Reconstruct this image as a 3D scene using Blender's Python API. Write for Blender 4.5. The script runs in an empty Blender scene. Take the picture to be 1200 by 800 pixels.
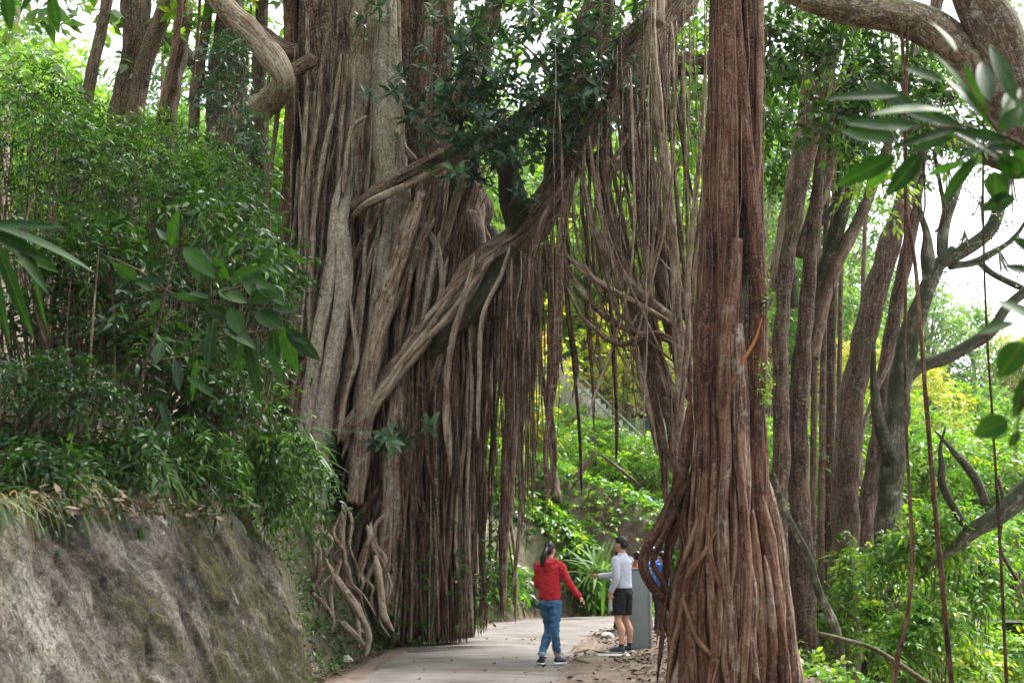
import bpy, math, random
import numpy as np
from mathutils import Vector, noise as mnoise
rng = np.random.default_rng(7)
random.seed(7)
PI = math.pi
scene = bpy.context.scene
COL = scene.collection

# ------------------------------------------------------------------ camera
F = 1500.0                       # focal length in photo pixels (1200 wide)
CAM_Z = 1.6
PITCH = math.atan((648 - 400) / F)
SP, CP = math.sin(PITCH), math.cos(PITCH)
cam = bpy.data.cameras.new('camera')
cam.sensor_width = 36; cam.lens = F / 1200 * 36
cam.clip_start = 0.05; cam.clip_end = 1000
cam.dof.use_dof = True; cam.dof.focus_distance = 15.5; cam.dof.aperture_fstop = 2.6
co = bpy.data.objects.new('camera', cam); COL.objects.link(co)
co.location = (0, 0, CAM_Z); co.rotation_euler = (PI / 2 + PITCH, 0, 0)
scene.camera = co

def ray(px, py):
    x = (px - 600) / F; v = -(py - 400) / F
    return np.array([x, CP - v * SP, SP + v * CP])
def P(px, py, Y):
    d = ray(px, py); return np.array([0, 0, CAM_Z]) + d * (Y / d[1])
def G(px, py, z=0.0):
    d = ray(px, py); t = (z - CAM_Z) / d[2]; return np.array([0, 0, CAM_Z]) + d * t

# ------------------------------------------------------------------ mesh builder
class MB:
    def __init__(s): s.v = []; s.f = []; s.t = []; s.b = []; s.n = 0
    def add(s, v, faces, tint=0.5, bco=None):
        v = np.asarray(v, float); N = len(v)
        s.v.append(v)
        for fa in faces:
            fa = np.asarray(fa, np.int64)
            if len(fa): s.f.append(fa + s.n)
        s.t.append(np.broadcast_to(np.asarray(tint, float), (N,)).copy())
        s.b.append(v if bco is None else np.asarray(bco, float))
        s.n += N
    def build(s, name, mat, parent=None, smooth=True):
        me = bpy.data.meshes.new(name)
        if s.n:
            v = np.concatenate(s.v)
            off = np.zeros(3); p = parent
            while p is not None: off += np.array(p.location); p = p.parent
            v = v - off
            me.vertices.add(len(v)); me.vertices.foreach_set('co', v.astype(np.float32).ravel())
            sizes = np.concatenate([np.full(len(f), f.shape[1]) for f in s.f])
            loops = np.concatenate([f.ravel() for f in s.f])
            me.loops.add(len(loops)); me.loops.foreach_set('vertex_index', loops.astype(np.int32))
            me.polygons.add(len(sizes))
            st = np.concatenate([[0], np.cumsum(sizes)[:-1]])
            me.polygons.foreach_set('loop_start', st.astype(np.int32))
            me.polygons.foreach_set('use_smooth', np.full(len(sizes), smooth))
            a = me.attributes.new('tint', 'FLOAT', 'POINT'); a.data.foreach_set('value', np.concatenate(s.t).astype(np.float32))
            b = me.attributes.new('bco', 'FLOAT_VECTOR', 'POINT'); b.data.foreach_set('vector', np.concatenate(s.b).astype(np.float32).ravel())
            me.update(calc_edges=True)
            me.validate()
        for m in (mat if isinstance(mat, (list, tuple)) else [mat]): me.materials.append(m)
        o = bpy.data.objects.new(name, me); COL.objects.link(o)
        if parent is not None: o.parent = parent
        return o

def tag(o, label=None, cat=None, group=None, kind=None):
    if label: o['label'] = label
    if cat: o['category'] = cat
    if group: o['group'] = group
    if kind: o['kind'] = kind
    return o
def thing(name, loc, label, cat, group=None):
    o = bpy.data.objects.new(name, None); COL.objects.link(o)
    o.location = tuple(float(c) for c in loc); o.empty_display_size = .2
    return tag(o, label, cat, group)
def copy_tree(o, parent=None):
    c = o.copy(); COL.objects.link(c)
    if parent is not None: c.parent = parent
    for ch in list(o.children): copy_tree(ch, c)
    return c

# ------------------------------------------------------------------ shapes
def smooth_path(pts, rad, n):
    pts = np.asarray(pts, float); rad = np.asarray(rad, float); k = len(pts)
    if k == 2:
        t = np.linspace(0, 1, n)[:, None]; return pts[0] + (pts[1] - pts[0]) * t, rad[0] + (rad[1] - rad[0]) * t[:, 0]
    seg = np.linalg.norm(np.diff(pts, axis=0), axis=1) + 1e-6
    s = np.concatenate([[0], np.cumsum(seg)]); u = np.linspace(0, s[-1], n)
    i = np.clip(np.searchsorted(s, u, side='right') - 1, 0, k - 2)
    t = ((u - s[i]) / seg[i])[:, None]
    tang = np.zeros_like(pts)
    tang[1:-1] = (pts[2:] - pts[:-2]) / (s[2:] - s[:-2])[:, None]
    tang[0] = (pts[1] - pts[0]) / seg[0]; tang[-1] = (pts[-1] - pts[-2]) / seg[-1]
    h = seg[i][:, None]
    q = (2*t**3 - 3*t**2 + 1) * pts[i] + (t**3 - 2*t**2 + t) * h * tang[i] + (-2*t**3 + 3*t**2) * pts[i+1] + (t**3 - t**2) * h * tang[i+1]
    return q, np.interp(u, s, rad)

def tube(mb, pts, rad, sides=8, step=0.12, flute=0.0, fl=(3, 5, 8), rough=0.05, tint=None, twist=0.4, r=None, cap=True, t0=None, t1=None):
    r = r or rng
    pts = np.asarray(pts, float)
    L = np.linalg.norm(np.diff(pts, axis=0), axis=1).sum()
    n = int(np.clip(L / step, 3, 260))
    q, rr = smooth_path(pts, rad, n)
    tg = np.gradient(q, axis=0); tg /= np.linalg.norm(tg, axis=1)[:, None] + 1e-9
    ref = np.array([0.3, -1, 0.1]) if abs(tg[0, 1]) < .8 else np.array([1, 0, 0.1])
    N1 = np.zeros_like(q); a = np.cross(tg[0], ref); N1[0] = a / np.linalg.norm(a)
    for i in range(1, n):
        a = N1[i-1] - tg[i] * np.dot(N1[i-1], tg[i]); N1[i] = a / (np.linalg.norm(a) + 1e-9)
    N2 = np.cross(tg, N1)
    ang = np.linspace(0, 2*PI, sides, endpoint=False)[None, :]
    s = np.linspace(0, L, n)[:, None]
    m = np.ones((n, sides))
    for k in fl if flute > 0 else ():
        m += flute * r.uniform(.4, 1) * np.sin(k * (ang + twist * np.sin(s * r.uniform(.3, .8) + r.uniform(0, 6))) + r.uniform(0, 6.28) + s * r.uniform(-.6, .6))
    if rough > 0:
        for _ in range(3):
            m += rough * np.sin(s * r.uniform(2, 9) + r.integers(0, 4) * ang + r.uniform(0, 6.28))
    sl = s[:, 0]
    if t0 is None and sides <= 12: t0 = min(.18 * L, 14 * rr[0])
    if t1 is None and sides <= 12: t1 = min(.18 * L, 14 * rr[-1])
    if t0: rr = rr * (.12 + .88 * np.sqrt(np.clip(sl / t0, 0, 1)))
    if t1: rr = rr * (.12 + .88 * np.sqrt(np.clip((L - sl) / t1, 0, 1)))
    R = rr[:, None] * m
    v = q[:, None, :] + N1[:, None, :] * (np.cos(ang) * R)[..., None] + N2[:, None, :] * (np.sin(ang) * R)[..., None]
    off = r.uniform(0, 50)
    b = np.stack([np.cos(ang) * R + off, np.sin(ang) * R + off * .37, np.broadcast_to(s + off, R.shape)], -1)
    idx = np.arange(n * sides).reshape(n, sides); nx = np.roll(idx, -1, axis=1)
    f = np.stack([idx[:-1], nx[:-1], nx[1:], idx[1:]], -1).reshape(-1, 4)
    if tint is None: tint = r.uniform(0, 1)
    faces = [f]
    if cap: faces += [idx[0][::-1][None, :], idx[-1][None, :]]
    mb.add(v.reshape(-1, 3), faces, tint, b.reshape(-1, 3))

def pxtube(mb, lst, Y, **kw):
    """lst of (px, py, radius_px[, dY])"""
    pts = [P(l[0], l[1], Y + (l[3] if len(l) > 3 else 0)) for l in lst]
    rad = [l[2] * (Y + (l[3] if len(l) > 3 else 0)) / F for l in lst]
    tube(mb, pts, rad, **kw)

def norm(a): return a / (np.linalg.norm(a, axis=-1, keepdims=True) + 1e-9)
def rdir(n, r=None):
    r = r or rng
    return norm(r.normal(size=(n, 3)))

def leaves(mb, pos, d, up, L, W, tint, kind='mid', curl=0.2):
    pos = np.asarray(pos, float); n = len(pos)
    d = norm(d); side = norm(np.cross(d, up)); nn = np.cross(side, d)
    L = np.broadcast_to(L, (n,)); W = np.broadcast_to(W, (n,)); tint = np.broadcast_to(tint, (n,))
    if kind == 'far':
        T = np.array([[0, 0, 0], [.45, .5, .08], [1, 0, -.1], [.45, -.5, .08]])
        Fq = [np.array([[0, 1, 2, 3]])]
    elif kind == 'mid':
        T = np.array([[0, 0, 0], [.28, .42, .10], [.28, -.42, .10], [.62, .44, .02], [.62, -.44, .02], [1, 0, -.25], [.3, 0, 0], [.62, 0, -.06]])
        Fq = [np.array([[6, 7, 3, 1], [2, 4, 7, 6]]), np.array([[0, 6, 1], [0, 2, 6], [3, 7, 5], [7, 4, 5]])]
    elif kind == 'blade':
        us = np.array([0, .2, .45, .7, .88]); ws = np.array([.35, .5, .5, .38, .2])
        T = []
        for u, w in zip(us, ws): T += [[u, w, .1 * w], [u, -w, .1 * w]]
        T.append([1, 0, 0]); T = np.array(T)
        Fq = [np.array([[2*i, 2*i+1, 2*i+3, 2*i+2] for i in range(4)]), np.array([[8, 9, 10]])]
    else:  # big
        us = np.linspace(0, 1, 9)[1:-1]; T = [[0, 0, 0]]
        for u in us:
            w = .5 * (math.sin(PI * u ** .85)) ** .8
            T += [[u, w, .18 * w], [u, w * .5, .05 * w], [u, 0, 0], [u, -w * .5, .05 * w], [u, -w, .18 * w]]
        T.append([1, 0, 0]); T = np.array(T); m = len(us)
        q = [[1 + 5*i + j, 1 + 5*i + j + 1, 1 + 5*(i+1) + j + 1, 1 + 5*(i+1) + j] for i in range(m - 1) for j in range(4)]
        tr = [[0, 1 + j + 1, 1 + j] for j in range(4)] + [[1 + 5*(m-1) + j, 1 + 5*(m-1) + j + 1, 1 + 5*m] for j in range(4)]
        Fq = [np.array(q), np.array(tr)]
    k = len(T)
    u = T[:, 0][None, :, None]; w = T[:, 1][None, :, None]; h = T[:, 2][None, :, None]
    cu = np.broadcast_to(curl, (n,))[:, None, None]
    Lx = L[:, None, None]; Wx = W[:, None, None]
    v = pos[:, None] + d[:, None] * (u * Lx) + side[:, None] * (w * Wx) + nn[:, None] * (h * Wx - cu * Lx * u * u)
    b = np.stack([np.broadcast_to(T[:, 0], (n, k)), np.broadcast_to(T[:, 1], (n, k)), np.broadcast_to(tint[:, None], (n, k))], -1)
    offs = (np.arange(n) * k)[:, None, None]
    faces = [(fq[None] + offs).reshape(-1, fq.shape[1]) for fq in Fq]
    mb.add(v.reshape(-1, 3), faces, np.repeat(tint, k), b.reshape(-1, 3))

def sprays(mb, starts, dirs, tl, nl, ll, lw, kind='mid', droop=.35, spread=.9, tint=(0, 1), curl=.2, stem=None, r=None):
    """twigs that carry leaves alternately on both sides"""
    r = r or rng
    T = len(starts); starts = np.asarray(starts); dirs = norm(np.asarray(dirs))
    tlen = tl * r.uniform(.6, 1.2, T)
    t = np.linspace(.15, 1, nl)[None, :] + r.uniform(-.04, .04, (T, nl))
    pos = starts[:, None] + dirs[:, None] * (t * tlen[:, None])[..., None]
    pos[..., 2] -= droop * tlen[:, None] * t ** 2
    td = dirs[:, None] * np.ones((1, nl, 1)); td = td + 0; td[..., 2] -= 2 * droop * t
    td = norm(td)
    up = norm(np.array([0, 0, 1.0]) + .5 * r.normal(size=(T, 1, 3)) + 0 * td)
    side = norm(np.cross(td, up)); sg = np.where(np.arange(nl) % 2 == 0, 1.0, -1.0)[None, :, None]
    d = td * (1 - spread * .45) + side * sg * spread * r.uniform(.6, 1.1, (T, nl, 1)) + .25 * r.normal(size=(T, nl, 3))
    d[:, -1] = td[:, -1]
    upn = up + .35 * r.normal(size=(T, nl, 3))
    tt = np.clip(r.uniform(tint[0], tint[1], (T, 1)) + r.normal(0, .1, (T, nl)), 0, 1)
    sz = r.uniform(.65, 1.15, (T, nl))
    leaves(mb, pos.reshape(-1, 3), d.reshape(-1, 3), upn.reshape(-1, 3), (ll * sz).ravel(), (lw * sz).ravel(), tt.ravel(), kind, curl)
    if stem is not None:
        for i in range(T):
            tk = np.array([0, .5, 1]); p = starts[i] + dirs[i] * (tk * tlen[i])[:, None]; p[:, 2] -= droop * tlen[i] * tk ** 2
            tube(stem, p, [ll * .035 + .002] * 3, sides=3, step=tlen[i] / 3, rough=0, tint=.5, r=r, cap=False)

def rosettes(mb, ctr, axis, nl, ll, lw, tint=(0, 1), kind='mid', curl=.25, r=None, open_=.9):
    r = r or rng
    T = len(ctr); axis = norm(axis)
    a = norm(np.cross(axis, r.normal(size=(T, 3)))); b = np.cross(axis, a)
    an = (np.arange(nl) * 2.4)[None, :] + r.uniform(0, 6.28, (T, 1)) + r.normal(0, .2, (T, nl))
    rad = a[:, None] * np.cos(an)[..., None] + b[:, None] * np.sin(an)[..., None]
    el = np.linspace(.1, 1.1, nl)[None, :, None]
    d = rad * open_ + axis[:, None] * el * .8 + .15 * r.normal(size=(T, nl, 3))
    pos = ctr[:, None] + axis[:, None] * (np.linspace(-.25, .05, nl)[None, :, None] * ll)
    up = axis[:, None] * 1.0 + .2 * r.normal(size=(T, nl, 3))
    up = up + np.array([0, 0, .5])
    tt = np.clip(r.uniform(tint[0], tint[1], (T, 1)) + r.normal(0, .12, (T, nl)), 0, 1)
    sz = r.uniform(.6, 1.15, (T, nl))
    leaves(mb, pos.reshape(-1, 3), d.reshape(-1, 3), up.reshape(-1, 3), (ll * sz).ravel(), (lw * sz).ravel(), tt.ravel(), kind, curl)

# ------------------------------------------------------------------ materials
def newmat(name):
    m = bpy.data.materials.new(name); m.use_nodes = True
    nt = m.node_tree; nt.nodes.clear()
    return m, nt
def nd(nt, typ, **kw):
    n = nt.nodes.new(typ)
    for k, v in kw.items():
        if k.startswith('_'): setattr(n, k[1:], v)
        else: n.inputs[k.replace('__', ' ')].default_value = v
    return n
def ramp(nt, src, stops):
    r = nt.nodes.new('ShaderNodeValToRGB'); e = r.color_ramp.elements
    while len(e) < len(stops): e.new(.5)
    for el, (p, c) in zip(e, stops):
        el.position = p; el.color = (*c, 1) if len(c) == 3 else c
    nt.links.new(src, r.inputs[0]); return r.outputs[0]
def mix(nt, fac, a, b, mode='MIX'):
    m = nt.nodes.new('ShaderNodeMix'); m.data_type = 'RGBA'; m.blend_type = mode
    L = nt.links
    if isinstance(fac, (int, float)): m.inputs[0].default_value = fac
    else: L.new(fac, m.inputs[0])
    for i, s in ((6, a), (7, b)):
        if isinstance(s, tuple): m.inputs[i].default_value = (*s, 1) if len(s) == 3 else s
        else: L.new(s, m.inputs[i])
    return m.outputs[2]
def math_(nt, op, a, b=0.5, clamp=False):
    m = nt.nodes.new('ShaderNodeMath'); m.operation = op; m.use_clamp = clamp
    for i, s in ((0, a), (1, b)):
        if isinstance(s, (int, float)): m.inputs[i].default_value = s
        else: nt.links.new(s, m.inputs[i])
    return m.outputs[0]
def noise_(nt, vec, scale, detail=4, rough=.55, stretch=None, dist=0):
    if stretch:
        mp = nt.nodes.new('ShaderNodeMapping'); mp.inputs['Scale'].default_value = stretch
        nt.links.new(vec, mp.inputs[0]); vec = mp.outputs[0]
    n = nt.nodes.new('ShaderNodeTexNoise'); n.inputs['Scale'].default_value = scale
    n.inputs['Detail'].default_value = detail; n.inputs['Roughness'].default_value = rough; n.inputs['Distortion'].default_value = dist
    nt.links.new(vec, n.inputs['Vector']); return n.outputs[0]
def out(nt, sh):
    o = nt.nodes.new('ShaderNodeOutputMaterial'); nt.links.new(sh, o.inputs[0])
def bump(nt, h, s, d=.02):
    b = nt.nodes.new('ShaderNodeBump'); b.inputs['Strength'].default_value = s; b.inputs['Distance'].default_value = d
    nt.links.new(h, b.inputs['Height']); return b.outputs[0]

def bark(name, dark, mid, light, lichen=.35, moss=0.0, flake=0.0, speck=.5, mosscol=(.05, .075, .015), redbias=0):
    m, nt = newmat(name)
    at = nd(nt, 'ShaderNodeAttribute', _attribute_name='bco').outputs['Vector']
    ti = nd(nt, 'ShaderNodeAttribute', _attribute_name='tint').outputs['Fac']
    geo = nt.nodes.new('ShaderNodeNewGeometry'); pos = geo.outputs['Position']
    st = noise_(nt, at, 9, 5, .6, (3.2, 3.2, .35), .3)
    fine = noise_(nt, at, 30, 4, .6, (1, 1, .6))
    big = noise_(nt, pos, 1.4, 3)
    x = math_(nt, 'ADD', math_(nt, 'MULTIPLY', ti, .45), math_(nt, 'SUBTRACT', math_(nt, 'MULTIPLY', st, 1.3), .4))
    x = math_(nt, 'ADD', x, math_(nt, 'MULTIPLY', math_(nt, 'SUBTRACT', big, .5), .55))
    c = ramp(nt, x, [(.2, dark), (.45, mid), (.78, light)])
    pt = noise_(nt, pos, 7, 4, .7)
    lm = ramp(nt, pt, [(.56, (0, 0, 0)), (.63, (1, 1, 1))])
    lf = math_(nt, 'MULTIPLY', lm, math_(nt, 'MULTIPLY', ti, lichen))
    c = mix(nt, lf, c, (.42, .40, .34))
    sp = ramp(nt, noise_(nt, pos, 30, 4, .7), [(.56, (0, 0, 0)), (.63, (1, 1, 1))])
    c = mix(nt, math_(nt, 'MULTIPLY', sp, speck), c, (.40, .36, .31))
    dk = ramp(nt, noise_(nt, pos, 21, 4, .7), [(.38, (1, 1, 1)), (.45, (0, 0, 0))])
    c = mix(nt, math_(nt, 'MULTIPLY', dk, .5), c, dark)
    if flake > 0:
        fk = ramp(nt, noise_(nt, pos, 11, 6, .75, None, 1.2), [(.47, (1, 1, 1)), (.52, (0, 0, 0))])
        c = mix(nt, math_(nt, 'MULTIPLY', fk, flake), c, (.06, .035, .025))
    if moss > 0:
        sep = nt.nodes.new('ShaderNodeSeparateXYZ'); nt.links.new(geo.outputs['Normal'], sep.inputs[0])
        mm = math_(nt, 'ADD', math_(nt, 'MULTIPLY', sep.outputs[2], .35), noise_(nt, pos, 3, 4, .65))
        mf = ramp(nt, mm, [(.62 - .22 * moss, (0, 0, 0)), (.8 - .22 * moss, (1, 1, 1))])
        c = mix(nt, math_(nt, 'MULTIPLY', mf, .9), c, mosscol)
    b = nt.nodes.new('ShaderNodeBsdfPrincipled')
    nt.links.new(c, b.inputs['Base Color']); b.inputs['Roughness'].default_value = .78
    b.inputs['Specular IOR Level'].default_value = .3
    hh = math_(nt, 'ADD', st, math_(nt, 'MULTIPLY', fine, .6))
    nt.links.new(bump(nt, hh, .8, .03), b.inputs['Normal'])
    out(nt, b.outputs[0]); return m

def leafmat(name, stops, trans=.35, rough=.38, spec=.5, tcol=None):
    m, nt = newmat(name)
    ti = nd(nt, 'ShaderNodeAttribute', _attribute_name='tint').outputs['Fac']
    at = nd(nt, 'ShaderNodeAttribute', _attribute_name='bco').outputs['Vector']
    c = ramp(nt, ti, stops)
    sep = nt.nodes.new('ShaderNodeSeparateXYZ'); nt.links.new(at, sep.inputs[0])
    rib = math_(nt, 'LESS_THAN', math_(nt, 'ABSOLUTE', sep.outputs[1]), .035)
    c = mix(nt, math_(nt, 'MULTIPLY', rib, .16), c, (.25, .32, .12))
    gpos = nt.nodes.new('ShaderNodeNewGeometry').outputs['Position']
    bl = ramp(nt, noise_(nt, gpos, 14, 4, .7), [(.35, (.55, .55, .55)), (.6, (1.0, 1.0, 1.0))])
    c = mix(nt, .8, c, bl, 'MULTIPLY')
    b = nt.nodes.new('ShaderNodeBsdfPrincipled'); nt.links.new(c, b.inputs['Base Color'])
    b.inputs['Roughness'].default_value = rough; b.inputs['Specular IOR Level'].default_value = spec
    t = nt.nodes.new('ShaderNodeBsdfTranslucent')
    tc = mix(nt, 1.0, c, (1.9, 2.0, .7), 'MULTIPLY'); nt.links.new(tc, t.inputs[0])
    ms = nt.nodes.new('ShaderNodeMixShader'); ms.inputs[0].default_value = trans
    nt.links.new(b.outputs[0], ms.inputs[1]); nt.links.new(t.outputs[0], ms.inputs[2])
    out(nt, ms.outputs[0]); return m

def plain(name, col, rough=.6, spec=.4, var=.15, scale=8, metal=0, bumpk=0, tr=0):
    m, nt = newmat(name)
    tc = nt.nodes.new('ShaderNodeTexCoord').outputs['Object']
    n = noise_(nt, tc, scale, 4)
    a = tuple(c * (1 - var) for c in col); bb = tuple(min(1, c * (1 + var)) for c in col)
    c = ramp(nt, n, [(.3, a), (.7, bb)])
    b = nt.nodes.new('ShaderNodeBsdfPrincipled'); nt.links.new(c, b.inputs['Base Color'])
    b.inputs['Roughness'].default_value = rough; b.inputs['Specular IOR Level'].default_value = spec; b.inputs['Metallic'].default_value = metal
    b.inputs['Transmission Weight'].default_value = tr
    if bumpk: nt.links.new(bump(nt, noise_(nt, tc, scale * 5, 4), bumpk, .02), b.inputs['Normal'])
    out(nt, b.outputs[0]); return m

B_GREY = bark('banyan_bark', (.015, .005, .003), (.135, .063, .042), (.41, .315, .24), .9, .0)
B_RED = bark('red_root_bark', (.016, .005, .003), (.115, .042, .025), (.28, .16, .105), .3, speck=.28)
B_BACK = bark('forest_bark', (.025, .012, .009), (.10, .052, .036), (.24, .16, .115), .55, .15)
B_MOSS = bark('mossy_bark', (.016, .014, .009), (.065, .056, .034), (.22, .205, .15), 1.0, .95, .5, .5, (.018, .028, .005))
B_CORE = bark('gap_shade_bark', (.008, .004, .003), (.03, .014, .009), (.08, .05, .035), .3, .0)  # shade put into the base colour, for dark gaps between roots
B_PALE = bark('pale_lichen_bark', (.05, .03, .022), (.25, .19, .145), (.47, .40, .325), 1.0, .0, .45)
B_TOP = bark('flaky_bark', (.05, .03, .02), (.15, .095, .065), (.34, .26, .19), .9, .1, .75)
ORANGE_ROOT = bark('orange_root_bark', (.2, .05, .015), (.35, .10, .03), (.45, .17, .07), 0)
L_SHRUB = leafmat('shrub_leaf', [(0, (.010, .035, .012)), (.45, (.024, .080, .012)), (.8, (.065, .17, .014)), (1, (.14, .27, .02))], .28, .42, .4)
L_BLUE = leafmat('blue_green_leaf', [(0, (.012, .032, .022)), (.6, (.032, .085, .05)), (1, (.075, .16, .06))], .2, .32, .6)
L_BRIGHT = leafmat('bright_leaf', [(0, (.025, .085, .012)), (.5, (.08, .21, .018)), (.9, (.20, .36, .03)), (1, (.34, .36, .05))], .42, .4)
L_YELLOW = leafmat('yellow_leaf', [(0, (.12, .22, .04)), (.5, (.30, .38, .05)), (.85, (.50, .46, .08)), (1, (.50, .28, .09))], .45, .45)
L_FAR = leafmat('far_leaf', [(0, (.05, .12, .04)), (.5, (.10, .21, .06)), (1, (.21, .32, .10))], .45, .5)
L_FG = leafmat('glossy_foreground_leaf', [(0, (.010, .035, .012)), (1, (.035, .11, .014))], .3, .55, .22)
L_DRY = leafmat('dry_leaf', [(0, (.05, .025, .018)), (.5, (.11, .06, .04)), (.85, (.22, .14, .09)), (1, (.36, .26, .10))], .08, .7)
L_GRASS = leafmat('grass_blade', [(0, (.03, .08, .02)), (.6, (.08, .19, .03)), (.85, (.14, .25, .05)), (1, (.34, .20, .10))], .35, .45)

# ------------------------------------------------------------------ terrain
def sm(x): x = np.clip(x, 0, 1); return x * x * (3 - 2 * x)
LE = [(-20, -6.5), (3, -4.0), (7, -3.2), (9, -2.8), (11, -2.4), (13.2, -2.0), (14.5, -2.6), (17.6, -2.45), (20, -2.35), (23.3, -2.1), (25.5, -1.45), (27, -1.1), (29, -.75), (31, -.1), (33, 1.0), (34.5, 3), (35, 6)]
LEy = np.array([a for a, b in LE]); LEx = np.array([b for a, b in LE])
def vnoise(x, y, s, seed=0):
    return (np.sin(x * s * 1.3 + 1.7 * np.sin(y * s * .9 + seed) + seed) + np.sin(y * s * 1.1 + 1.9 * np.sin(x * s * 1.2 + seed * 2)) + .6 * np.sin((x + y) * s * 2.3 + seed)) / 2.6
def H(x, y):
    x = np.asarray(x, float); y = np.asarray(y, float)
    xl = np.interp(y, LEy, LEx)
    d = xl - x
    wall = (y < 13.6)
    dw = np.where(wall, d - .75, d)
    left = np.where(dw > 0, 2.15 * sm(dw / np.where(wall, .25, .9)) + .42 * np.maximum(0, dw - .8), 0)
    left = np.minimum(left, 2.15 + 12 + .12 * d)
    yf = 33.5 + .12 * x
    df = y - yf
    far = np.where(df > 0, 3.2 * sm(df / 5) + .34 * np.maximum(0, df - 3), 0) * sm((22 - x) / 14)
    far = np.minimum(far, 26)
    hill = 24 * sm((y - 55) / 75) + 5 * sm((y - 110) / 60)
    xr = 3.9 + .0 * y
    dr = x - xr
    edge = sm((36 - y) / 4) if np.isscalar(y) else sm((36 - y) / 4)
    drop = np.where(dr > 0, -.5 * dr - .6 * sm(dr / 2), 0)
    drop = np.maximum(drop, -7)
    drop = np.where(y > 30, drop * sm((x - 10) / 8) + drop * (1 - sm((x - 10) / 8)) * sm((31.5 - y) / 2), drop)
    h = np.maximum(left, far)
    h = np.where((h < .05), h + drop, h)
    h = np.maximum(h, np.where(x > 2, hill - 7, hill * .6))
    offp = sm((np.abs(h)) / .5)
    h = h + offp * (.10 * vnoise(x, y, 2.1, 1) + .05 * vnoise(x, y, 6.3, 2)) + .012 * vnoise(x, y, 4, 5)
    return h
def Hs(x, y): return float(H(np.array([x]), np.array([y]))[0])

def mat_ground():
    m, nt = newmat('forest_soil')
    pos = nt.nodes.new('ShaderNodeNewGeometry').outputs['Position']
    a = noise_(nt, pos, .35, 4); b = noise_(nt, pos, 6, 6, .7); v = nt.nodes.new('ShaderNodeTexVoronoi'); v.inputs['Scale'].default_value = 14
    nt.links.new(pos, v.inputs['Vector'])
    c1 = ramp(nt, b, [(.3, (.045, .03, .02)), (.55, (.12, .085, .06)), (.75, (.24, .18, .13))])
    c2 = mix(nt, .4, c1, v.outputs['Distance'], 'SOFT_LIGHT')
    mfac = ramp(nt, a, [(.5, (0, 0, 0)), (.62, (1, 1, 1))])
    c3 = mix(nt, math_(nt, 'MULTIPLY', mfac, .5), c2, (.05, .08, .02))
    p = nt.nodes.new('ShaderNodeBsdfPrincipled'); nt.links.new(c3, p.inputs['Base Color']); p.inputs['Roughness'].default_value = .95
    nt.links.new(bump(nt, b, .8, .05), p.inputs['Normal']); out(nt, p.outputs[0]); return m
M_SOIL = mat_ground()
def grid(xs, ys, zf, name, mat, kind='structure'):
    X, Yy = np.meshgrid(xs, ys); Z = zf(X, Yy)
    v = np.stack([X, Yy, Z], -1).reshape(-1, 3); i = np.arange(len(v)).reshape(X.shape)
    f = np.stack([i[:-1, :-1], i[:-1, 1:], i[1:, 1:], i[1:, :-1]], -1).reshape(-1, 4)
    mb = MB(); mb.add(v, [f]); o = mb.build(name, mat); o['kind'] = kind; return o
xs = np.unique(np.concatenate([np.linspace(-260, -40, 30), np.linspace(-40, -6, 60), np.linspace(-6, 8, 130), np.linspace(8, 40, 60), np.linspace(40, 260, 30)]))
ys = np.unique(np.concatenate([np.linspace(-60, 4, 18), np.linspace(4, 40, 240), np.linspace(40, 130, 90), np.linspace(130, 420, 30)]))
grid(xs, ys, H, 'ground', M_SOIL)

# the paved path
def mat_path():
    m, nt = newmat('worn_concrete_paving')
    pos = nt.nodes.new('ShaderNodeNewGeometry').outputs['Position']
    a = noise_(nt, pos, 1.1, 5, .6); b = noise_(nt, pos, 22, 5, .7); s = noise_(nt, pos, 2.2, 4, .6, (.35, 1.6, 1))
    x = math_(nt, 'ADD', math_(nt, 'MULTIPLY', a, .5), math_(nt, 'MULTIPLY', s, .5))
    c = ramp(nt, x, [(.38, (.075, .058, .049)), (.5, (.14, .122, .112)), (.62, (.20, .186, .178))])
    c = mix(nt, .35, c, ramp(nt, b, [(.35, (.3, .3, .3)), (.65, (.75, .75, .75))]), 'OVERLAY')
    st = ramp(nt, noise_(nt, pos, 1.9, 5, .7, None, .8), [(.56, (0, 0, 0)), (.68, (1, 1, 1))])
    c = mix(nt, math_(nt, 'MULTIPLY', st, .35), c, (.17, .12, .09))
    p = nt.nodes.new('ShaderNodeBsdfPrincipled'); nt.links.new(c, p.inputs['Base Color']); p.inputs['Roughness'].default_value = .8
    nt.links.new(bump(nt, b, .35, .01), p.inputs['Normal']); out(nt, p.outputs[0]); return m
M_PATH = mat_path()
def path_edges(y):
    l = np.interp(y, LEy, LEx + .12) + np.interp(y, [14, 17, 24, 27], [.5, .45, .35, .1])
    r = np.interp(y, [-20, 8, 14, 16.5, 19, 21.4, 24, 27, 28.5], [.2, .3, .45, .62, .78, 1.0, 1.35, 1.9, 2.6])
    return l, r
mb = MB(); ysn = np.linspace(-15, 28.5, 200); rows = []
for y in ysn:
    l, r = path_edges(y); l += .04 * math.sin(y * 5) + .05 * math.sin(y * 11.3); r += .07 * math.sin(y * 4.1) + .05 * math.sin(y * 9.7 + 1) + .03 * math.sin(y * 23)
    rows.append([[l + (r - l) * t, y, .03 + .03 * math.sin(PI * t)] for t in np.linspace(0, 1, 9)])
rows.append(None)
v = []; 
for rr in rows[:-1]: v += rr
n = len(rows) - 1; i = np.arange(n * 9).reshape(n, 9)
mb.add(v, [np.stack([i[:-1, :-1], i[:-1, 1:], i[1:, 1:], i[1:, :-1]], -1).reshape(-1, 4)])
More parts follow.
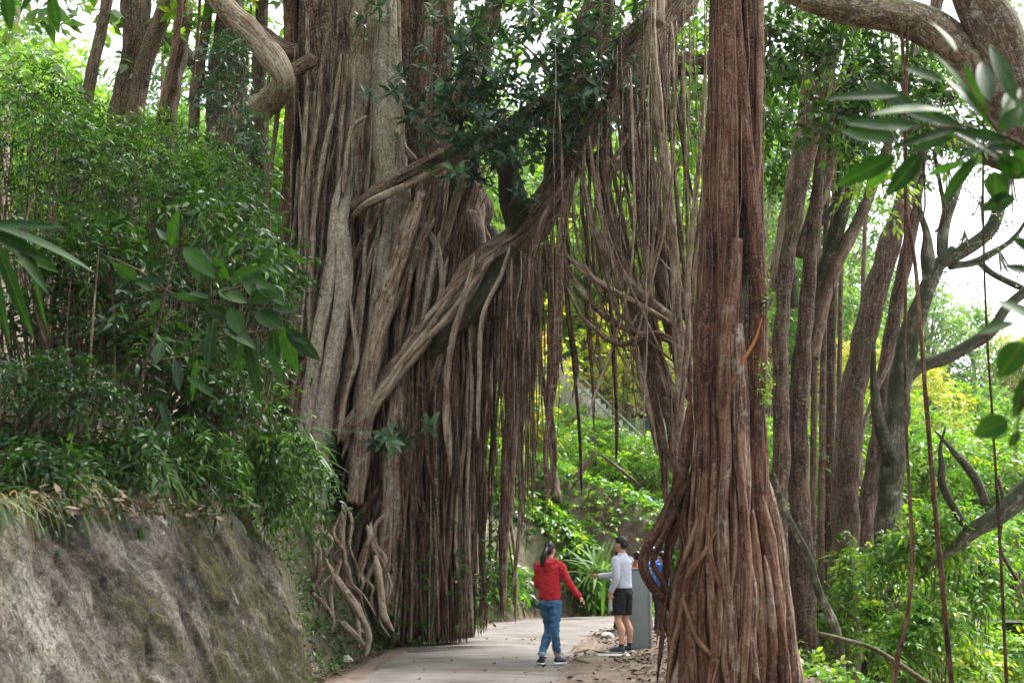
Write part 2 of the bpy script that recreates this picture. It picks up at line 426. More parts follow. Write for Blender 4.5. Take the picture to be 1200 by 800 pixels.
# bend to the right beyond the pillar tree
c0 = np.array([[-.75, 28.5, .03], [.9, 28.5, .06], [2.6, 28.5, .03]])
a0 = [(-.75, 28.5), (-.5, 29.6), (.1, 31.0), (1.0, 32.2), (2.4, 33.1), (5, 33.6), (10, 34.2), (18, 35)]
b0 = [(2.6, 28.5), (2.75, 28.6), (2.95, 28.75), (3.3, 28.9), (4.0, 29.1), (6, 29.4), (10, 30), (18, 31)]
A, _ = smooth_path([(x, y, .03) for x, y in a0], [0] * 8, 60); Bq, _ = smooth_path([(x, y, .03) for x, y in b0], [0] * 8, 60)
t = np.linspace(0, 1, 9)[None, :, None]; g = A[:, None] * (1 - t) + Bq[:, None] * t; g[..., 2] += .03 * np.sin(PI * t[..., 0])
i = np.arange(60 * 9).reshape(60, 9)
mb.add(g.reshape(-1, 3), [np.stack([i[:-1, :-1], i[:-1, 1:], i[1:, 1:], i[1:, :-1]], -1).reshape(-1, 4)])
tag(mb.build('path', M_PATH), kind='structure')
# packed dirt shoulder between path and pillar tree
def mat_dirt():
    m, nt = newmat('packed_dirt')
    pos = nt.nodes.new('ShaderNodeNewGeometry').outputs['Position']
    a = noise_(nt, pos, 2, 5, .65); b = noise_(nt, pos, 18, 5, .7)
    c = ramp(nt, math_(nt, 'ADD', math_(nt, 'MULTIPLY', a, .6), math_(nt, 'MULTIPLY', b, .4)), [(.35, (.075, .050, .037)), (.52, (.155, .115, .09)), (.7, (.25, .20, .165))])
    p = nt.nodes.new('ShaderNodeBsdfPrincipled'); nt.links.new(c, p.inputs['Base Color']); p.inputs['Roughness'].default_value = .95
    nt.links.new(bump(nt, b, .7, .03), p.inputs['Normal']); out(nt, p.outputs[0]); return m
M_DIRT = mat_dirt()
xs2 = np.linspace(-3.2, 4.2, 110); ys2 = np.linspace(5, 31, 220)
def dz(x, y):
    l, r = path_edges(y)
    inside = (x > l + .1) & (x < r - .1)
    z = .018 + .03 * np.abs(vnoise(x, y, 3.1, 3)) + .015 * np.abs(vnoise(x, y, 11, 4)) + .06 * sm((x - r - .02) / .25) * (.6 + .4 * vnoise(x, y, 1.6, 8))
    z = np.where(inside, -.02, z)
    fade = sm((x - 3.6) / .6) + sm((l - .25 - x) / .3)
    return z - .25 * fade
grid(xs2, ys2, dz, 'dirt_shoulder', M_DIRT)

# ------------------------------------------------------------------ retaining wall (sprayed concrete batter)
def mat_shot():
    m, nt = newmat('weathered_sprayed_concrete')
    pos0 = nt.nodes.new('ShaderNodeNewGeometry').outputs['Position']
    pos = nd(nt, 'ShaderNodeAttribute', _attribute_name='bco').outputs['Vector']
    a = noise_(nt, pos, 1.3, 5, .6, (1, 1, .6), .3); b = noise_(nt, pos, 6, 6, .68, (1, 1, .7), 0); f = noise_(nt, pos, 60, 5, .8)
    x = math_(nt, 'ADD', math_(nt, 'MULTIPLY', a, .75), math_(nt, 'MULTIPLY', b, .27))
    c = ramp(nt, x, [(.40, (.030, .025, .020)), (.45, (.11, .088, .068)), (.50, (.22, .185, .15)), (.56, (.34, .30, .255)), (.64, (.52, .48, .42))])
    c = mix(nt, .5, c, ramp(nt, f, [(.38, (.12, .12, .12)), (.62, (.88, .88, .88))]), 'OVERLAY')
    sep = nt.nodes.new('ShaderNodeSeparateXYZ'); nt.links.new(pos0, sep.inputs[0])
    g = math_(nt, 'MULTIPLY', math_(nt, 'SUBTRACT', sep.outputs[1], 9.5), .04)
    g2 = math_(nt, 'MULTIPLY', math_(nt, 'SUBTRACT', 1.5, sep.outputs[2]), .06)
    mo = math_(nt, 'ADD', math_(nt, 'ADD', noise_(nt, pos, 1.7, 5, .7, (1, 1, .6), .6), g), g2)
    mf = ramp(nt, mo, [(.56, (0, 0, 0)), (.66, (1, 1, 1))])
    c = mix(nt, math_(nt, 'MULTIPLY', mf, .85), c, ramp(nt, b, [(.35, (.035, .035, .008)), (.5, (.085, .08, .014)), (.7, (.17, .15, .025))]))
    pt_ = ramp(nt, noise_(nt, pos0, 26, 5, .75, (1, 1, .8), .4), [(.40, (1, 1, 1)), (.46, (0, 0, 0))])
    c = mix(nt, math_(nt, 'MULTIPLY', pt_, .55), c, (.04, .033, .025))
    gr_ = ramp(nt, noise_(nt, pos0, 34, 4, .7), [(.56, (0, 0, 0)), (.63, (1, 1, 1))])
    c = mix(nt, math_(nt, 'MULTIPLY', gr_, .35), c, (.42, .38, .33))
    wp = ramp(nt, noise_(nt, pos, 2.6, 5, .7, (1, 1, .5), 1.0), [(.66, (0, 0, 0)), (.69, (1, 1, 1))])
    c = mix(nt, math_(nt, 'MULTIPLY', wp, .75), c, (.55, .54, .54))
    ck = ramp(nt, noise_(nt, pos, 2.2, 7, .8, (1.6, 1.6, .5), 1.6), [(.485, (0, 0, 0)), (.5, (1, 1, 1)), (.515, (0, 0, 0))])
    c = mix(nt, math_(nt, 'MULTIPLY', ck, .25), c, (.035, .028, .02))
    p = nt.nodes.new('ShaderNodeBsdfPrincipled'); nt.links.new(c, p.inputs['Base Color']); p.inputs['Roughness'].default_value = .92
    hh = math_(nt, 'ADD', b, math_(nt, 'MULTIPLY', f, .35))
    nt.links.new(bump(nt, math_(nt, 'SUBTRACT', hh, math_(nt, 'ADD', math_(nt, 'MULTIPLY', ck, .2), math_(nt, 'MULTIPLY', pt_, .35))), 1, .09), p.inputs['Normal']); out(nt, p.outputs[0]); return m
plan = [(-4.0, 3.0), (-3.1, 7.0), (-2.7, 9.0), (-2.3, 11.0), (-1.98, 12.6), (-1.93, 13.3), (-2.1, 13.75), (-2.7, 14.0), (-4.0, 14.2)]
pl, _ = smooth_path([(x, y, 0) for x, y in plan], [0] * len(plan), 560)
dv = np.gradient(pl, axis=0); inn = norm(np.stack([-dv[:, 1], dv[:, 0], 0 * dv[:, 0]], -1))
inn[:, 1] = np.clip(inn[:, 1], -.3, .3) + 0.0
NZ = 150
W_ = np.zeros((560, NZ, 3))
for a in range(560):
    px_, py_ = pl[a, 0], pl[a, 1]
    top = np.interp(py_, [3, 8, 9, 11, 12.3, 13.3, 14.2], [1.95, 2.02, 2.08, 2.2, 2.3, 2.15, 2.1]) + .05 * math.sin(py_ * 1.3) + .05 * math.sin(py_ * 4.1)
    for b in range(NZ):
        h = b / (NZ - 1); z = -.15 + (top + .15) * h
        batter = .36 * z + .12 * h ** 4
        q = mnoise.noise(Vector((px_ * 1.2, py_ * 1.7, z * .55)))
        q2 = mnoise.noise(Vector((px_ * 4 + 9, py_ * 5.2, z * 1.3)))
        q3 = mnoise.noise(Vector((px_ * 14, py_ * 14, z * 7 + 4)))
        rid = abs(mnoise.noise(Vector((px_ * 2 + 3, py_ * 2.3 - z * .9, z * .4))))
        q4 = mnoise.noise(Vector((px_ * 3 + 7, (py_ + .55 * z) * 6.5, z * 1.6)))
        q5 = mnoise.noise(Vector((px_ * 30, py_ * 34, z * 30)))
        dd = .17 * q + .05 * q2 + .03 * q3 - .16 * rid + .055 * q4 + .012 * q5
        W_[a, b] = pl[a] + inn[a] * (batter + dd) + np.array([0, 0, z])
mb = MB(); i = np.arange(560 * NZ).reshape(560, NZ)
Wb = W_.reshape(-1, 3).copy(); Wb = np.stack([Wb[:, 0], Wb[:, 1] + .55 * Wb[:, 2], Wb[:, 2] * .8], -1)
mb.add(W_.reshape(-1, 3), [np.stack([i[:-1, :-1], i[1:, :-1], i[1:, 1:], i[:-1, 1:]], -1).reshape(-1, 4)], .5, Wb)
top = W_[:, -1]; back = top + inn * .9 + np.array([0, 0, -.12]); bb = back + np.array([0, 0, -1.2])
v = np.concatenate([top, back, bb]); j = np.arange(560)
mb.add(v, [np.stack([j[:-1], j[1:], j[1:] + 560, j[:-1] + 560], -1), np.stack([j[:-1] + 560, j[1:] + 560, j[1:] + 1120, j[:-1] + 1120], -1)])
wall = mb.build('retaining_wall', mat_shot())
tag(wall, 'sloping weathered grey concrete retaining wall with green moss and dark stains, lower left', 'wall')
WALLTOP = top
HAZE, SKYS, SUNS, EXPO = 0.00018, 0.14, 3.9, 1.4
# ------------------------------------------------------------------ the great banyan (left)
R1 = np.random.default_rng(11)
BY = 23.5
banyan = thing('banyan_tree', (-2.4, BY, 1.0), 'giant grey-brown banyan with a diagonal limb and curtain of aerial roots', 'tree')
TW = dict(r=R1)
mb = MB()
mc0 = mb
# fused core, near-black to paint the shade between strands
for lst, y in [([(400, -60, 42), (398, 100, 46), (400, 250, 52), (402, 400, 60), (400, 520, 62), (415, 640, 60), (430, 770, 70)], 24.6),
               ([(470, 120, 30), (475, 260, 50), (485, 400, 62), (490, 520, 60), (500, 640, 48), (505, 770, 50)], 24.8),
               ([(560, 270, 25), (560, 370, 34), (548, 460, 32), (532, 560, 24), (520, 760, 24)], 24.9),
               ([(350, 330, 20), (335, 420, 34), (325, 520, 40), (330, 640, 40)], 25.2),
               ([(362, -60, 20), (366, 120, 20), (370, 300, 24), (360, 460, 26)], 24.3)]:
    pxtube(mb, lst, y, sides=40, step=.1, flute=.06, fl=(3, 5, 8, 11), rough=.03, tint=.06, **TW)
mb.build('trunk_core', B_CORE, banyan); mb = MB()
# big surface columns
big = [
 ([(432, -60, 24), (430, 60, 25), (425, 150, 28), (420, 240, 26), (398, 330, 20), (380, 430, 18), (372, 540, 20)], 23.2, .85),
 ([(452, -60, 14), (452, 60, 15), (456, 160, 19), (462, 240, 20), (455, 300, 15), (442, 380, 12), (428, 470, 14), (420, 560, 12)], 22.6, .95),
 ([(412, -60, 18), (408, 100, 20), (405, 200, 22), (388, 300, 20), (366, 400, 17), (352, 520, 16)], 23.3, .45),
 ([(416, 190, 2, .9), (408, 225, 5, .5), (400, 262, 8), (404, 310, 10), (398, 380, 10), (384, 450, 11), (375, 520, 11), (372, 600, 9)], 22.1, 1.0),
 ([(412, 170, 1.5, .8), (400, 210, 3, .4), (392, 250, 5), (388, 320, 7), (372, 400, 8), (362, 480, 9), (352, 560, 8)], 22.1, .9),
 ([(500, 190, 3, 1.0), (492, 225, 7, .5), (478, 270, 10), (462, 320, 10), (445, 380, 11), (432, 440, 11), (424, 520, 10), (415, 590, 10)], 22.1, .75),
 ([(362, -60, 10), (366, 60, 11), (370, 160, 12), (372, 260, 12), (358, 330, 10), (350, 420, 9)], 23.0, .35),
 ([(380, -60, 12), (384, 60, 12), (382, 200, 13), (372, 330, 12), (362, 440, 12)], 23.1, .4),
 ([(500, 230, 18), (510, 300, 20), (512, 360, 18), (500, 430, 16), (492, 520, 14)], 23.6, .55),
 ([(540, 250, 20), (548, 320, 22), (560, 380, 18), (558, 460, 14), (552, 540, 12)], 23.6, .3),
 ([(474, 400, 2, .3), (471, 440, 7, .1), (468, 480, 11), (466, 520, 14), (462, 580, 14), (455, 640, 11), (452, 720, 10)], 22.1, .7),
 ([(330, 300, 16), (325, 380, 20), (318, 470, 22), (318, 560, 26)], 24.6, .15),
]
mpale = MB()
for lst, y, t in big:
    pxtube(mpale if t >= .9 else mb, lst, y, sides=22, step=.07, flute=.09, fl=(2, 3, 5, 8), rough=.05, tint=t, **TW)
# stump flare with radiating rootlets under the limb foot
for k in range(16):
    a = k / 15
    x0 = 466 + 10 * (a - .5); x1 = 400 + 120 * a + R1.uniform(-6, 6)
    pxtube(mb, [(x0, 540, 4), (x0 + (x1 - x0) * .35, 575 + R1.uniform(-8, 8), 3.5), (x0 + (x1 - x0) * .8, 620, 3), (x1, 690 + R1.uniform(-15, 30), 2.2)], 22.4 + R1.uniform(-.1, .1), sides=7, rough=.1, tint=R1.uniform(.3, .9), **TW)
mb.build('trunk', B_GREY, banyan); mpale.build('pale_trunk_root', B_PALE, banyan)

# rear trunks of the same banyan
mb = MB()
for lst, y, t in [
 ([(480, -60, 18), (478, 60, 18), (482, 140, 18), (490, 220, 20)], 24.4, .35),
 ([(505, -60, 17), (503, 50, 18), (497, 130, 18), (500, 220, 20)], 24.2, .5),
 ([(528, -60, 8), (522, 60, 9), (515, 140, 11), (505, 220, 12)], 24.0, .4),
 ([(552, 60, 12), (548, 95, 17), (536, 125, 18), (522, 160, 17), (512, 215, 16)], 23.6, .6),
 ([(585, -40, 10), (572, 40, 12), (560, 80, 12), (540, 130, 12)], 24.2, .3)]:
    pxtube(mb, lst, y, sides=18, step=.08, flute=.1, fl=(2, 4, 7), rough=.06, tint=t, **TW)
mb.build('rear_trunk', B_GREY, banyan)

def limb(lst, y, t, name='limb', mat=B_GREY, sides=24, flute=.08, par=None, rough=.05, step=.06, lump=0):
    m_ = MB(); pxtube(m_, lst, y, sides=sides, step=step, flute=flute, fl=(2, 3, 5, 7), rough=rough, tint=t, **TW)
    return m_.build(name, mat, par or banyan)
# main diagonal limb, arching up to the right
limb([(396, 512, 10), (420, 490, 12), (452, 448, 12), (490, 402, 12), (528, 352, 13), (566, 308, 16), (608, 280, 20), (645, 236, 21), (666, 192, 19), (700, 130, 23), (736, 78, 25), (772, 30, 23), (812, -30, 22), (850, -90, 22)], 22.3, .55)
limb([(385, 290, 3, 1.6), (400, 258, 7, .9), (440, 228, 10), (480, 206, 11), (530, 180, 10), (583, 157, 10), (633, 124, 9), (690, 74, 9), (742, 36, 9), (800, -20, 9)], 21.9, .3)
limb([(404, 268, 1.5, 1.2), (428, 240, 4), (480, 216, 5), (540, 186, 5), (600, 160, 5), (660, 112, 5), (720, 52, 5)], 21.7, .85, sides=10)
limb([(594, 160, 12), (596, 200, 14), (604, 240, 17), (612, 276, 18)], 22.2, .12, mat=B_MOSS)
limb([(470, 470, 2, .8), (500, 420, 9, .4), (540, 375, 12), (575, 330, 13), (606, 296, 12)], 21.9, .35, mat=B_MOSS, sides=16)
limb([(648, 235, 12), (655, 150, 14), (668, 100, 18), (690, 50, 20), (705, -10, 22), (710, -70, 22)], 23.2, .1)
limb([(700, 105, 20), (750, 88, 18), (800, 76, 15), (850, 72, 14), (900, 82, 14), (960, 98, 12), (1020, 122, 12), (1100, 158, 11), (1190, 196, 10), (1260, 220, 9)], 23.4, .15)
limb([(640, 210, 9), (690, 188, 8), (735, 193, 9), (770, 196, 9), (800, 184, 9), (840, 158, 8)], 25.0, .95, sides=14)
# left limb: big grey elbow
limb([(232, -40, 11), (262, 8, 13), (296, 42, 14), (318, 68, 15), (332, 90, 14), (328, 106, 14, .4), (312, 122, 14, 1.2), (290, 136, 18, 2.4), (270, 165, 26, 3.4), (262, 230, 26, 4)], 21.8, .95)
limb([(376, 40, 10), (350, 60, 10), (325, 52, 9), (300, 30, 8)], 23.9, .4, sides=12)
limb([(340, 88, 10), (352, 78, 9), (372, 68, 9)], 22.4, .4, sides=12)
limb([(770, 30, 10), (768, -20, 10), (760, -60, 10)], 21.6, .8, sides=14)

# ridged strands that flow down and along the limb (named aerial roots)
ROOT_N = [0]; extra = MB(); extra_red = MB(); extra_pale = MB()
def root(lst, y, t=None, mat=B_GREY, sides=8, par=None, rough=.06, flute=0):
    ROOT_N[0] += 1
    m_ = MB(); pxtube(m_, lst, y, sides=sides, step=.09, rough=rough, flute=flute, tint=t, **TW)
    m_.build('aerial_root', mat, par or banyan)
mb = MB()
pxtube(mb, [(505, 120, 22), (512, 180, 34), (525, 250, 46), (535, 330, 52)], 24.6, sides=40, step=.1, flute=.08, fl=(3, 5, 8, 11), rough=.04, tint=.15, **TW)
pxtube(mb, [(548, 190, 12), (550, 250, 16), (556, 320, 18)], 23.9, sides=20, step=.08, flute=.1, fl=(2, 3, 5), rough=.06, tint=.7, **TW)
mb.build('rear_trunk', B_GREY, banyan)
named = [
 # looping strands of the archway
 ([(687, 225, 5), (694, 262, 5.5), (712, 300, 6), (750, 343, 6.5), (787, 375, 6), (812, 405, 5.5), (822, 450, 5)], 20.6, .7),
 ([(657, 296, 4), (680, 338, 4), (712, 372, 4), (745, 390, 4), (782, 398, 3.5), (810, 420, 3)], 20.4, .5),
 ([(655, 290, 3.5), (690, 322, 4), (725, 345, 4), (765, 366, 4), (797, 386, 4)], 20.3, .6),
 ([(664, 335, 2), (680, 368, 2.5), (700, 388, 3), (727, 404, 3.4), (745, 398, 3.4), (760, 390, 3.4), (778, 392, 3), (795, 402, 3)], 20.2, .45),
 ([(713, 150, 4), (712, 230, 5), (730, 310, 6), (758, 365, 6), (768, 425, 6), (785, 480, 6.5), (792, 560, 7)], 20.7, .45),
 ([(740, 110, 5), (744, 180, 5.5), (755, 240, 6), (776, 285, 6), (797, 345, 6), (812, 400, 5)], 20.9, .35),
 ([(768, -30, 5), (764, 40, 5.5), (770, 110, 6), (780, 200, 6.5), (792, 330, 6), (798, 500, 6), (802, 620, 5)], 20.2, .75),
 ([(728, 100, 6), (734, 150, 6), (742, 205, 6), (756, 250, 5), (768, 300, 5), (778, 380, 5)], 21.0, .1),
 ([(752, 120, 6), (760, 190, 7), (770, 260, 6), (772, 330, 6), (790, 410, 5), (806, 470, 5)], 21.2, .3),
 ([(700, 160, 5), (706, 200, 5), (722, 260, 5), (738, 330, 5), (756, 420, 5), (775, 510, 6), (782, 600, 7)], 21.4, .25),
 ([(680, 200, 6), (690, 240, 5), (702, 290, 4.5), (716, 340, 3.5), (735, 400, 3)], 21.0, .7),
 ([(672, 200, 5), (662, 250, 5), (656, 300, 5), (654, 370, 5), (650, 440, 4.5), (640, 520, 3.5), (642, 590, 2)], 20.6, .45),
 ([(668, 205, 4), (640, 250, 4), (625, 300, 3.5), (616, 380, 3), (612, 460, 2)], 20.9, .5),
 ([(736, 380, 4), (762, 400, 5), (780, 440, 7), (788, 500, 8), (795, 560, 8)], 20.8, .3),
 ([(820, 130, 2.5), (826, 200, 3), (815, 300, 3.5), (806, 400, 4), (796, 500, 4)], 20.0, .5),
 ([(828, 60, 2), (822, 160, 2.5), (814, 240, 3.5), (806, 330, 3.5), (808, 420, 4)], 19.8, .7),
 ([(655, 120, 1.6), (660, 240, 2), (657, 420, 1.8), (661, 440, 1.2)], 20.2, .3),
 # long roots on the trunk face
 ([(378, 60, 3), (372, 140, 3.5), (356, 240, 3.5), (350, 330, 3.5), (346, 400, 4)], 22.6, .75),
 ([(400, 62, 3), (392, 120, 3), (374, 210, 3.5), (366, 290, 4), (362, 400, 4)], 22.5, .85),
 ([(408, 64, 2.5), (402, 130, 3), (398, 190, 3), (392, 262, 3.2), (380, 330, 4), (366, 420, 4)], 22.5, .65),
 ([(418, 128, 2.5), (408, 170, 3), (402, 230, 3)], 22.3, .9),
 ([(432, 135, 3), (412, 150, 2.5), (408, 180, 2.5)], 22.3, .95),
 ([(466, -30, 2.4), (468, 40, 2.4), (470, 100, 2.6), (472, 170, 2.6), (468, 230, 2.4)], 22.2, .8),
 ([(464, 150, 5), (472, 172, 5), (490, 190, 4)], 22.3, .8),
 ([(410, 350, 3), (414, 380, 3), (418, 420, 3), (406, 460, 3.4), (396, 520, 4)], 22.0, .9),
 ([(500, 260, 3), (486, 300, 3.2), (476, 350, 3), (468, 400, 3)], 22.2, .6),
 ([(485, 258, 4), (500, 270, 4), (512, 290, 4), (518, 330, 3.6), (514, 370, 3.2)], 22.4, .9),
 ([(556, 300, 5), (546, 345, 4.5), (532, 390, 4), (524, 440, 4), (522, 520, 4)], 21.6, .8),
 ([(575, 300, 4), (560, 330, 4), (540, 360, 4), (500, 398, 4), (470, 436, 4), (440, 470, 4)], 21.7, .95),
 ([(590, 285, 4), (565, 318, 4), (545, 345, 4), (512, 385, 3), (480, 415, 3), (455, 455, 3), (430, 500, 4)], 21.6, .7),
 ([(600, 282, 3.4), (588, 320, 3), (566, 370, 3), (562, 430, 3), (560, 520, 3)], 21.4, .9),
 ([(545, 350, 4), (530, 400, 4), (524, 450, 4), (528, 560, 4)], 21.7, .75),
 # heavy roots from limb to ground
 ([(500, 420, 6), (494, 480, 6), (488, 560, 6), (484, 640, 5), (480, 745, 6)], 22.5, .6),
 ([(516, 400, 6), (512, 480, 6), (506, 560, 5), (508, 660, 5), (506, 750, 5)], 22.4, .4),
 ([(590, 300, 5), (594, 380, 5), (596, 460, 4.5), (594, 560, 4), (590, 720, 4)], 22.0, .4),
 ([(610, 300, 4), (612, 380, 4), (604, 460, 4), (600, 540, 5), (596, 600, 6), (592, 640, 3)], 22.3, .5),
 ([(624, 280, 5), (632, 340, 4), (630, 400, 3.6), (640, 470, 3), (645, 520, 2.4), (648, 560, 1.5)], 21.4, .6),
 ([(636, 262, 5), (648, 330, 4.5), (646, 400, 4), (644, 470, 4), (650, 530, 3), (648, 580, 2)], 21.2, .35),
 ([(640, 260, 4), (636, 330, 3.6), (628, 380, 3), (624, 470, 2.6), (628, 540, 2)], 21.6, .3),
 ([(652, 250, 3), (662, 320, 3), (668, 380, 3), (676, 430, 2), (670, 470, 1.4)], 21.0, .3),
 ([(760, 20, 2), (752, 120, 2.5), (730, 170, 2.4), (708, 200, 3)], 20.8, .6),
 ([(600, 40, 1.4), (640, 80, 1.5), (668, 130, 1.5), (690, 180, 1.5)], 21.0, .4),
]
for lst, y, t in named: root(lst, y, t, sides=10 if lst[0][2] > 3.4 else 8)
for k in range(16):
    x0 = R1.uniform(430, 575); y0 = R1.uniform(170, 330); L_ = R1.uniform(200, 330); sl_ = R1.uniform(.25, .5); r0 = R1.uniform(3, 8)
    ph = R1.uniform(0, 6); dd_ = R1.uniform(22.2, 22.9)
    root([(x0 - sl_ * L_ * u + 7 * math.sin(ph + 4 * u), y0 + L_ * u, r0 * (1 - .25 * u)) for u in np.linspace(0, 1, 7)], dd_, R1.uniform(.4, 1), sides=12, flute=.08)
for k in range(15):      # fan of curved roots between the limb and the pillar
    u = R1.random(); x0 = 676 + 110 * u + R1.uniform(-5, 5); y0 = np.interp(x0, [676, 700, 736, 790], [200, 150, 90, 20])
    x1 = R1.uniform(770, 815); y1 = R1.uniform(410, 560); sg_ = R1.uniform(.1, .9); r0 = R1.choice([1.8, 2.4, 3.2, 4.2])
    lst = [(x0 + (x1 - x0) * v ** (1 + 1.4 * (1 - u) * sg_) + 5 * math.sin(v * 5 + k), y0 + (y1 - y0) * v ** (1 - .25 * sg_), r0 * (.85 + .2 * math.sin(3 * v + k))) for v in np.linspace(0, 1, 7)]
    root(lst, R1.uniform(20.2, 21.8), R1.uniform(.1, .8), sides=9, flute=.05)
for k in range(46):      # fine curved strings of the same fan
    u = R1.random(); x0 = 660 + 130 * u; y0 = np.interp(x0, [660, 700, 736, 790], [215, 150, 90, 20])
    x1 = R1.uniform(690, 820); y1 = R1.uniform(320, 520); sg_ = R1.uniform(.1, 1.2); r0 = R1.uniform(.6, 1.8)
    pxtube(extra, [(x0 + (x1 - x0) * v ** (1 + 1.6 * sg_) + 6 * math.sin(v * 6 + k), y0 + (y1 - y0) * v ** (1 - .3 * sg_) + 22 * sg_ * math.sin(PI * v), r0) for v in np.linspace(0, 1, 8)], R1.uniform(20, 22), sides=5, step=.12, rough=.05, tint=R1.uniform(.05, .9), **TW)
# roots that wrap along the diagonal limb
limbp = [(420, 490), (452, 448), (490, 402), (528, 352), (566, 308), (612, 276), (648, 232), (668, 190), (700, 130), (736, 78), (772, 30)]
for k in range(16):
    a0 = R1.uniform(2.5, 9.5); a1 = max(0, a0 - R1.uniform(2.5, 5)); lst = []
    ph = R1.uniform(0, 6); off = R1.uniform(-.8, .8)
    for u in np.linspace(a0, a1, 8):
        i = int(min(u, 9.999)); f = u - i; px = limbp[i][0] * (1 - f) + limbp[i+1][0] * f; py = limbp[i][1] * (1 - f) + limbp[i+1][1] * f
        o = 13 * off + 5 * math.sin(ph + u)
        lst.append((px + o * .7, py + o * .7, R1.uniform(2.4, 4.4), -.33 + .28 * abs(off)))
    for j in range(3):
        lst.append((lst[-1][0] + R1.uniform(-6, 4), lst[-1][1] + R1.uniform(22, 45), 2.4, 0))
    root(lst, 22.2, R1.uniform(.4, 1))
# hanging strands that form the curtain; the widest are parts, the hair-thin remainder one strand mass
def hang(x, y0, y1, Y, r0, dx=0, wob=3.0, n=None, r1=None):
    n = n or max(4, int((y1 - y0) / 45)); ts = np.linspace(0, 1, n); w = np.cumsum(R1.normal(0, wob, n)); w -= w[0]
    w *= .7
    return [(x + dx * t + w[i], y0 + (y1 - y0) * t, r0 + ((r1 if r1 is not None else r0 * .7) - r0) * t) for i, t in enumerate(ts)]
def limb_y(x):  # underside of the diagonal limb in the picture at column x
    return float(np.interp(x, [400, 420, 452, 490, 528, 566, 612, 648, 668, 700, 736, 772], [512, 505, 462, 418, 370, 326, 296, 255, 215, 160, 108, 60]))
k = 0
while ROOT_N[0] < 99:
    x = R1.uniform(440, 572); r0 = R1.uniform(1.8, 4.4); k += 1
    dep = R1.uniform(21.7, 23.0)
    yb = np.interp(x, [440, 470, 545, 600], [640, 752, 748, 720])
    yb = min(yb, limb_y(x) + R1.choice([R1.uniform(120, 260), 600]))
    root(hang(x + R1.uniform(0, 22), limb_y(x) - 4, yb, dep, r0, dx=-R1.uniform(-8, 18), wob=5.5), dep, R1.choice([R1.uniform(0, .3), R1.uniform(.4, 1)]))
for k in range(300):       # curtain under the limb
    x = R1.uniform(425, 612); dep = R1.uniform(21.9, 24.2)
    yb = np.interp(x, [425, 470, 545, 570, 600, 640], [600, 755, 746, 738, 715, 620]) if R1.random() < .6 else R1.uniform(440, 640)
    y0 = limb_y(x) + R1.uniform(-8, 60 if R1.random() < .4 else 5)
    if yb - y0 < 60 or (x > 550 and R1.random() < .72): continue
    pxtube(extra_pale if R1.random() < .12 else extra, hang(x + R1.uniform(0, 14), y0, yb, dep, R1.uniform(.6, 1.0) ** 2 * 3.0, dx=-R1.uniform(-6, 18), wob=4.2), dep, sides=5, step=.12, rough=.08, tint=R1.choice([R1.uniform(0, .3), R1.uniform(.3, 1)]), **TW)
for k in range(260):       # tight mat of straight strands nearest the path
    x = R1.uniform(462, 548); dep = R1.uniform(22.6, 23.2); y0 = R1.uniform(520, 610)
    pxtube(extra_red, hang(x, y0, np.interp(x, [462, 545], [758, 752]) + R1.uniform(-4, 3), dep, R1.uniform(.8, 2.0), wob=1.0), dep, sides=5, step=.14, rough=.10, tint=R1.uniform(.1, .9), **TW)
for k in range(105):       # loose strings right of the trunk, ending in the air
    x = 598 + abs(R1.normal(0, 24)); dep = R1.uniform(20.8, 23.5); y0 = limb_y(x) + R1.uniform(-5, 20)
    y1 = min(y0 + R1.uniform(80, 420), np.interp(x, [600, 640, 700, 760], [640, 600, 470, 420]) + R1.uniform(-60, 30))
    if y1 - y0 < 40: continue
    pxtube(extra, hang(x + R1.uniform(-5, 5), y0, y1, dep, R1.uniform(.5, 1.9), dx=R1.uniform(-12, 12), wob=4, r1=.4), dep, sides=4, step=.15, rough=.06, tint=R1.uniform(.05, .7), **TW)
for k in range(14):       # tangle between limb and looping strands
    x = R1.uniform(655, 800); dep = R1.uniform(20.3, 22.5); y0 = limb_y(min(x, 770)) + R1.uniform(-5, 25)
    y1 = y0 + R1.uniform(120, 430)
    pxtube(extra, hang(x, y0, y1, dep, R1.uniform(.7, 3.2), dx=R1.uniform(-5, 40), wob=5), dep, sides=6, step=.15, rough=.06, tint=R1.uniform(.05, .8), **TW)
for k in range(120):       # trunk face strands
    x = R1.uniform(345, 560); pale = R1.random() < .3; dep = R1.uniform(22.3, 23.4)
    y0 = R1.uniform(-40, 330) if x < 470 else R1.uniform(180, 340)
    y1 = y0 + R1.uniform(150, 420)
    dx = -(y1 - y0) * .16 * R1.uniform(.4, 1.3) if y0 > 120 else -(y1-y0) * .05
    pxtube(extra_pale if pale else extra, hang(x, y0, min(y1, 640), dep, R1.uniform(.8, 3.2) * (1.3 if pale else 1), dx=dx, wob=4.5), dep, sides=7, step=.1, rough=.08, tint=R1.uniform(.1, 1), **TW)
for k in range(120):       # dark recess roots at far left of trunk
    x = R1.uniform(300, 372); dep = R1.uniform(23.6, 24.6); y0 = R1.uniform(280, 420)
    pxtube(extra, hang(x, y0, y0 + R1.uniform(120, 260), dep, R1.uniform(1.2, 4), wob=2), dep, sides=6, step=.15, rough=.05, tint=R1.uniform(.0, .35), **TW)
for k in range(34):        # thin long strings before the sky between trunks
    x = R1.choice([R1.uniform(640, 820), R1.uniform(690, 830)]); dep = R1.uniform(19, 25)
    pxtube(extra, hang(x, R1.uniform(-40, 60), R1.uniform(200, 560), dep, R1.uniform(.4, 1.0), wob=2.5), dep, sides=4, step=.2, rough=0, tint=R1.uniform(.1, .8), **TW)
tag(extra.build('root_curtain', B_GREY, banyan), kind='stuff')
tag(extra_pale.build('pale_roots', B_PALE, banyan), kind='stuff')
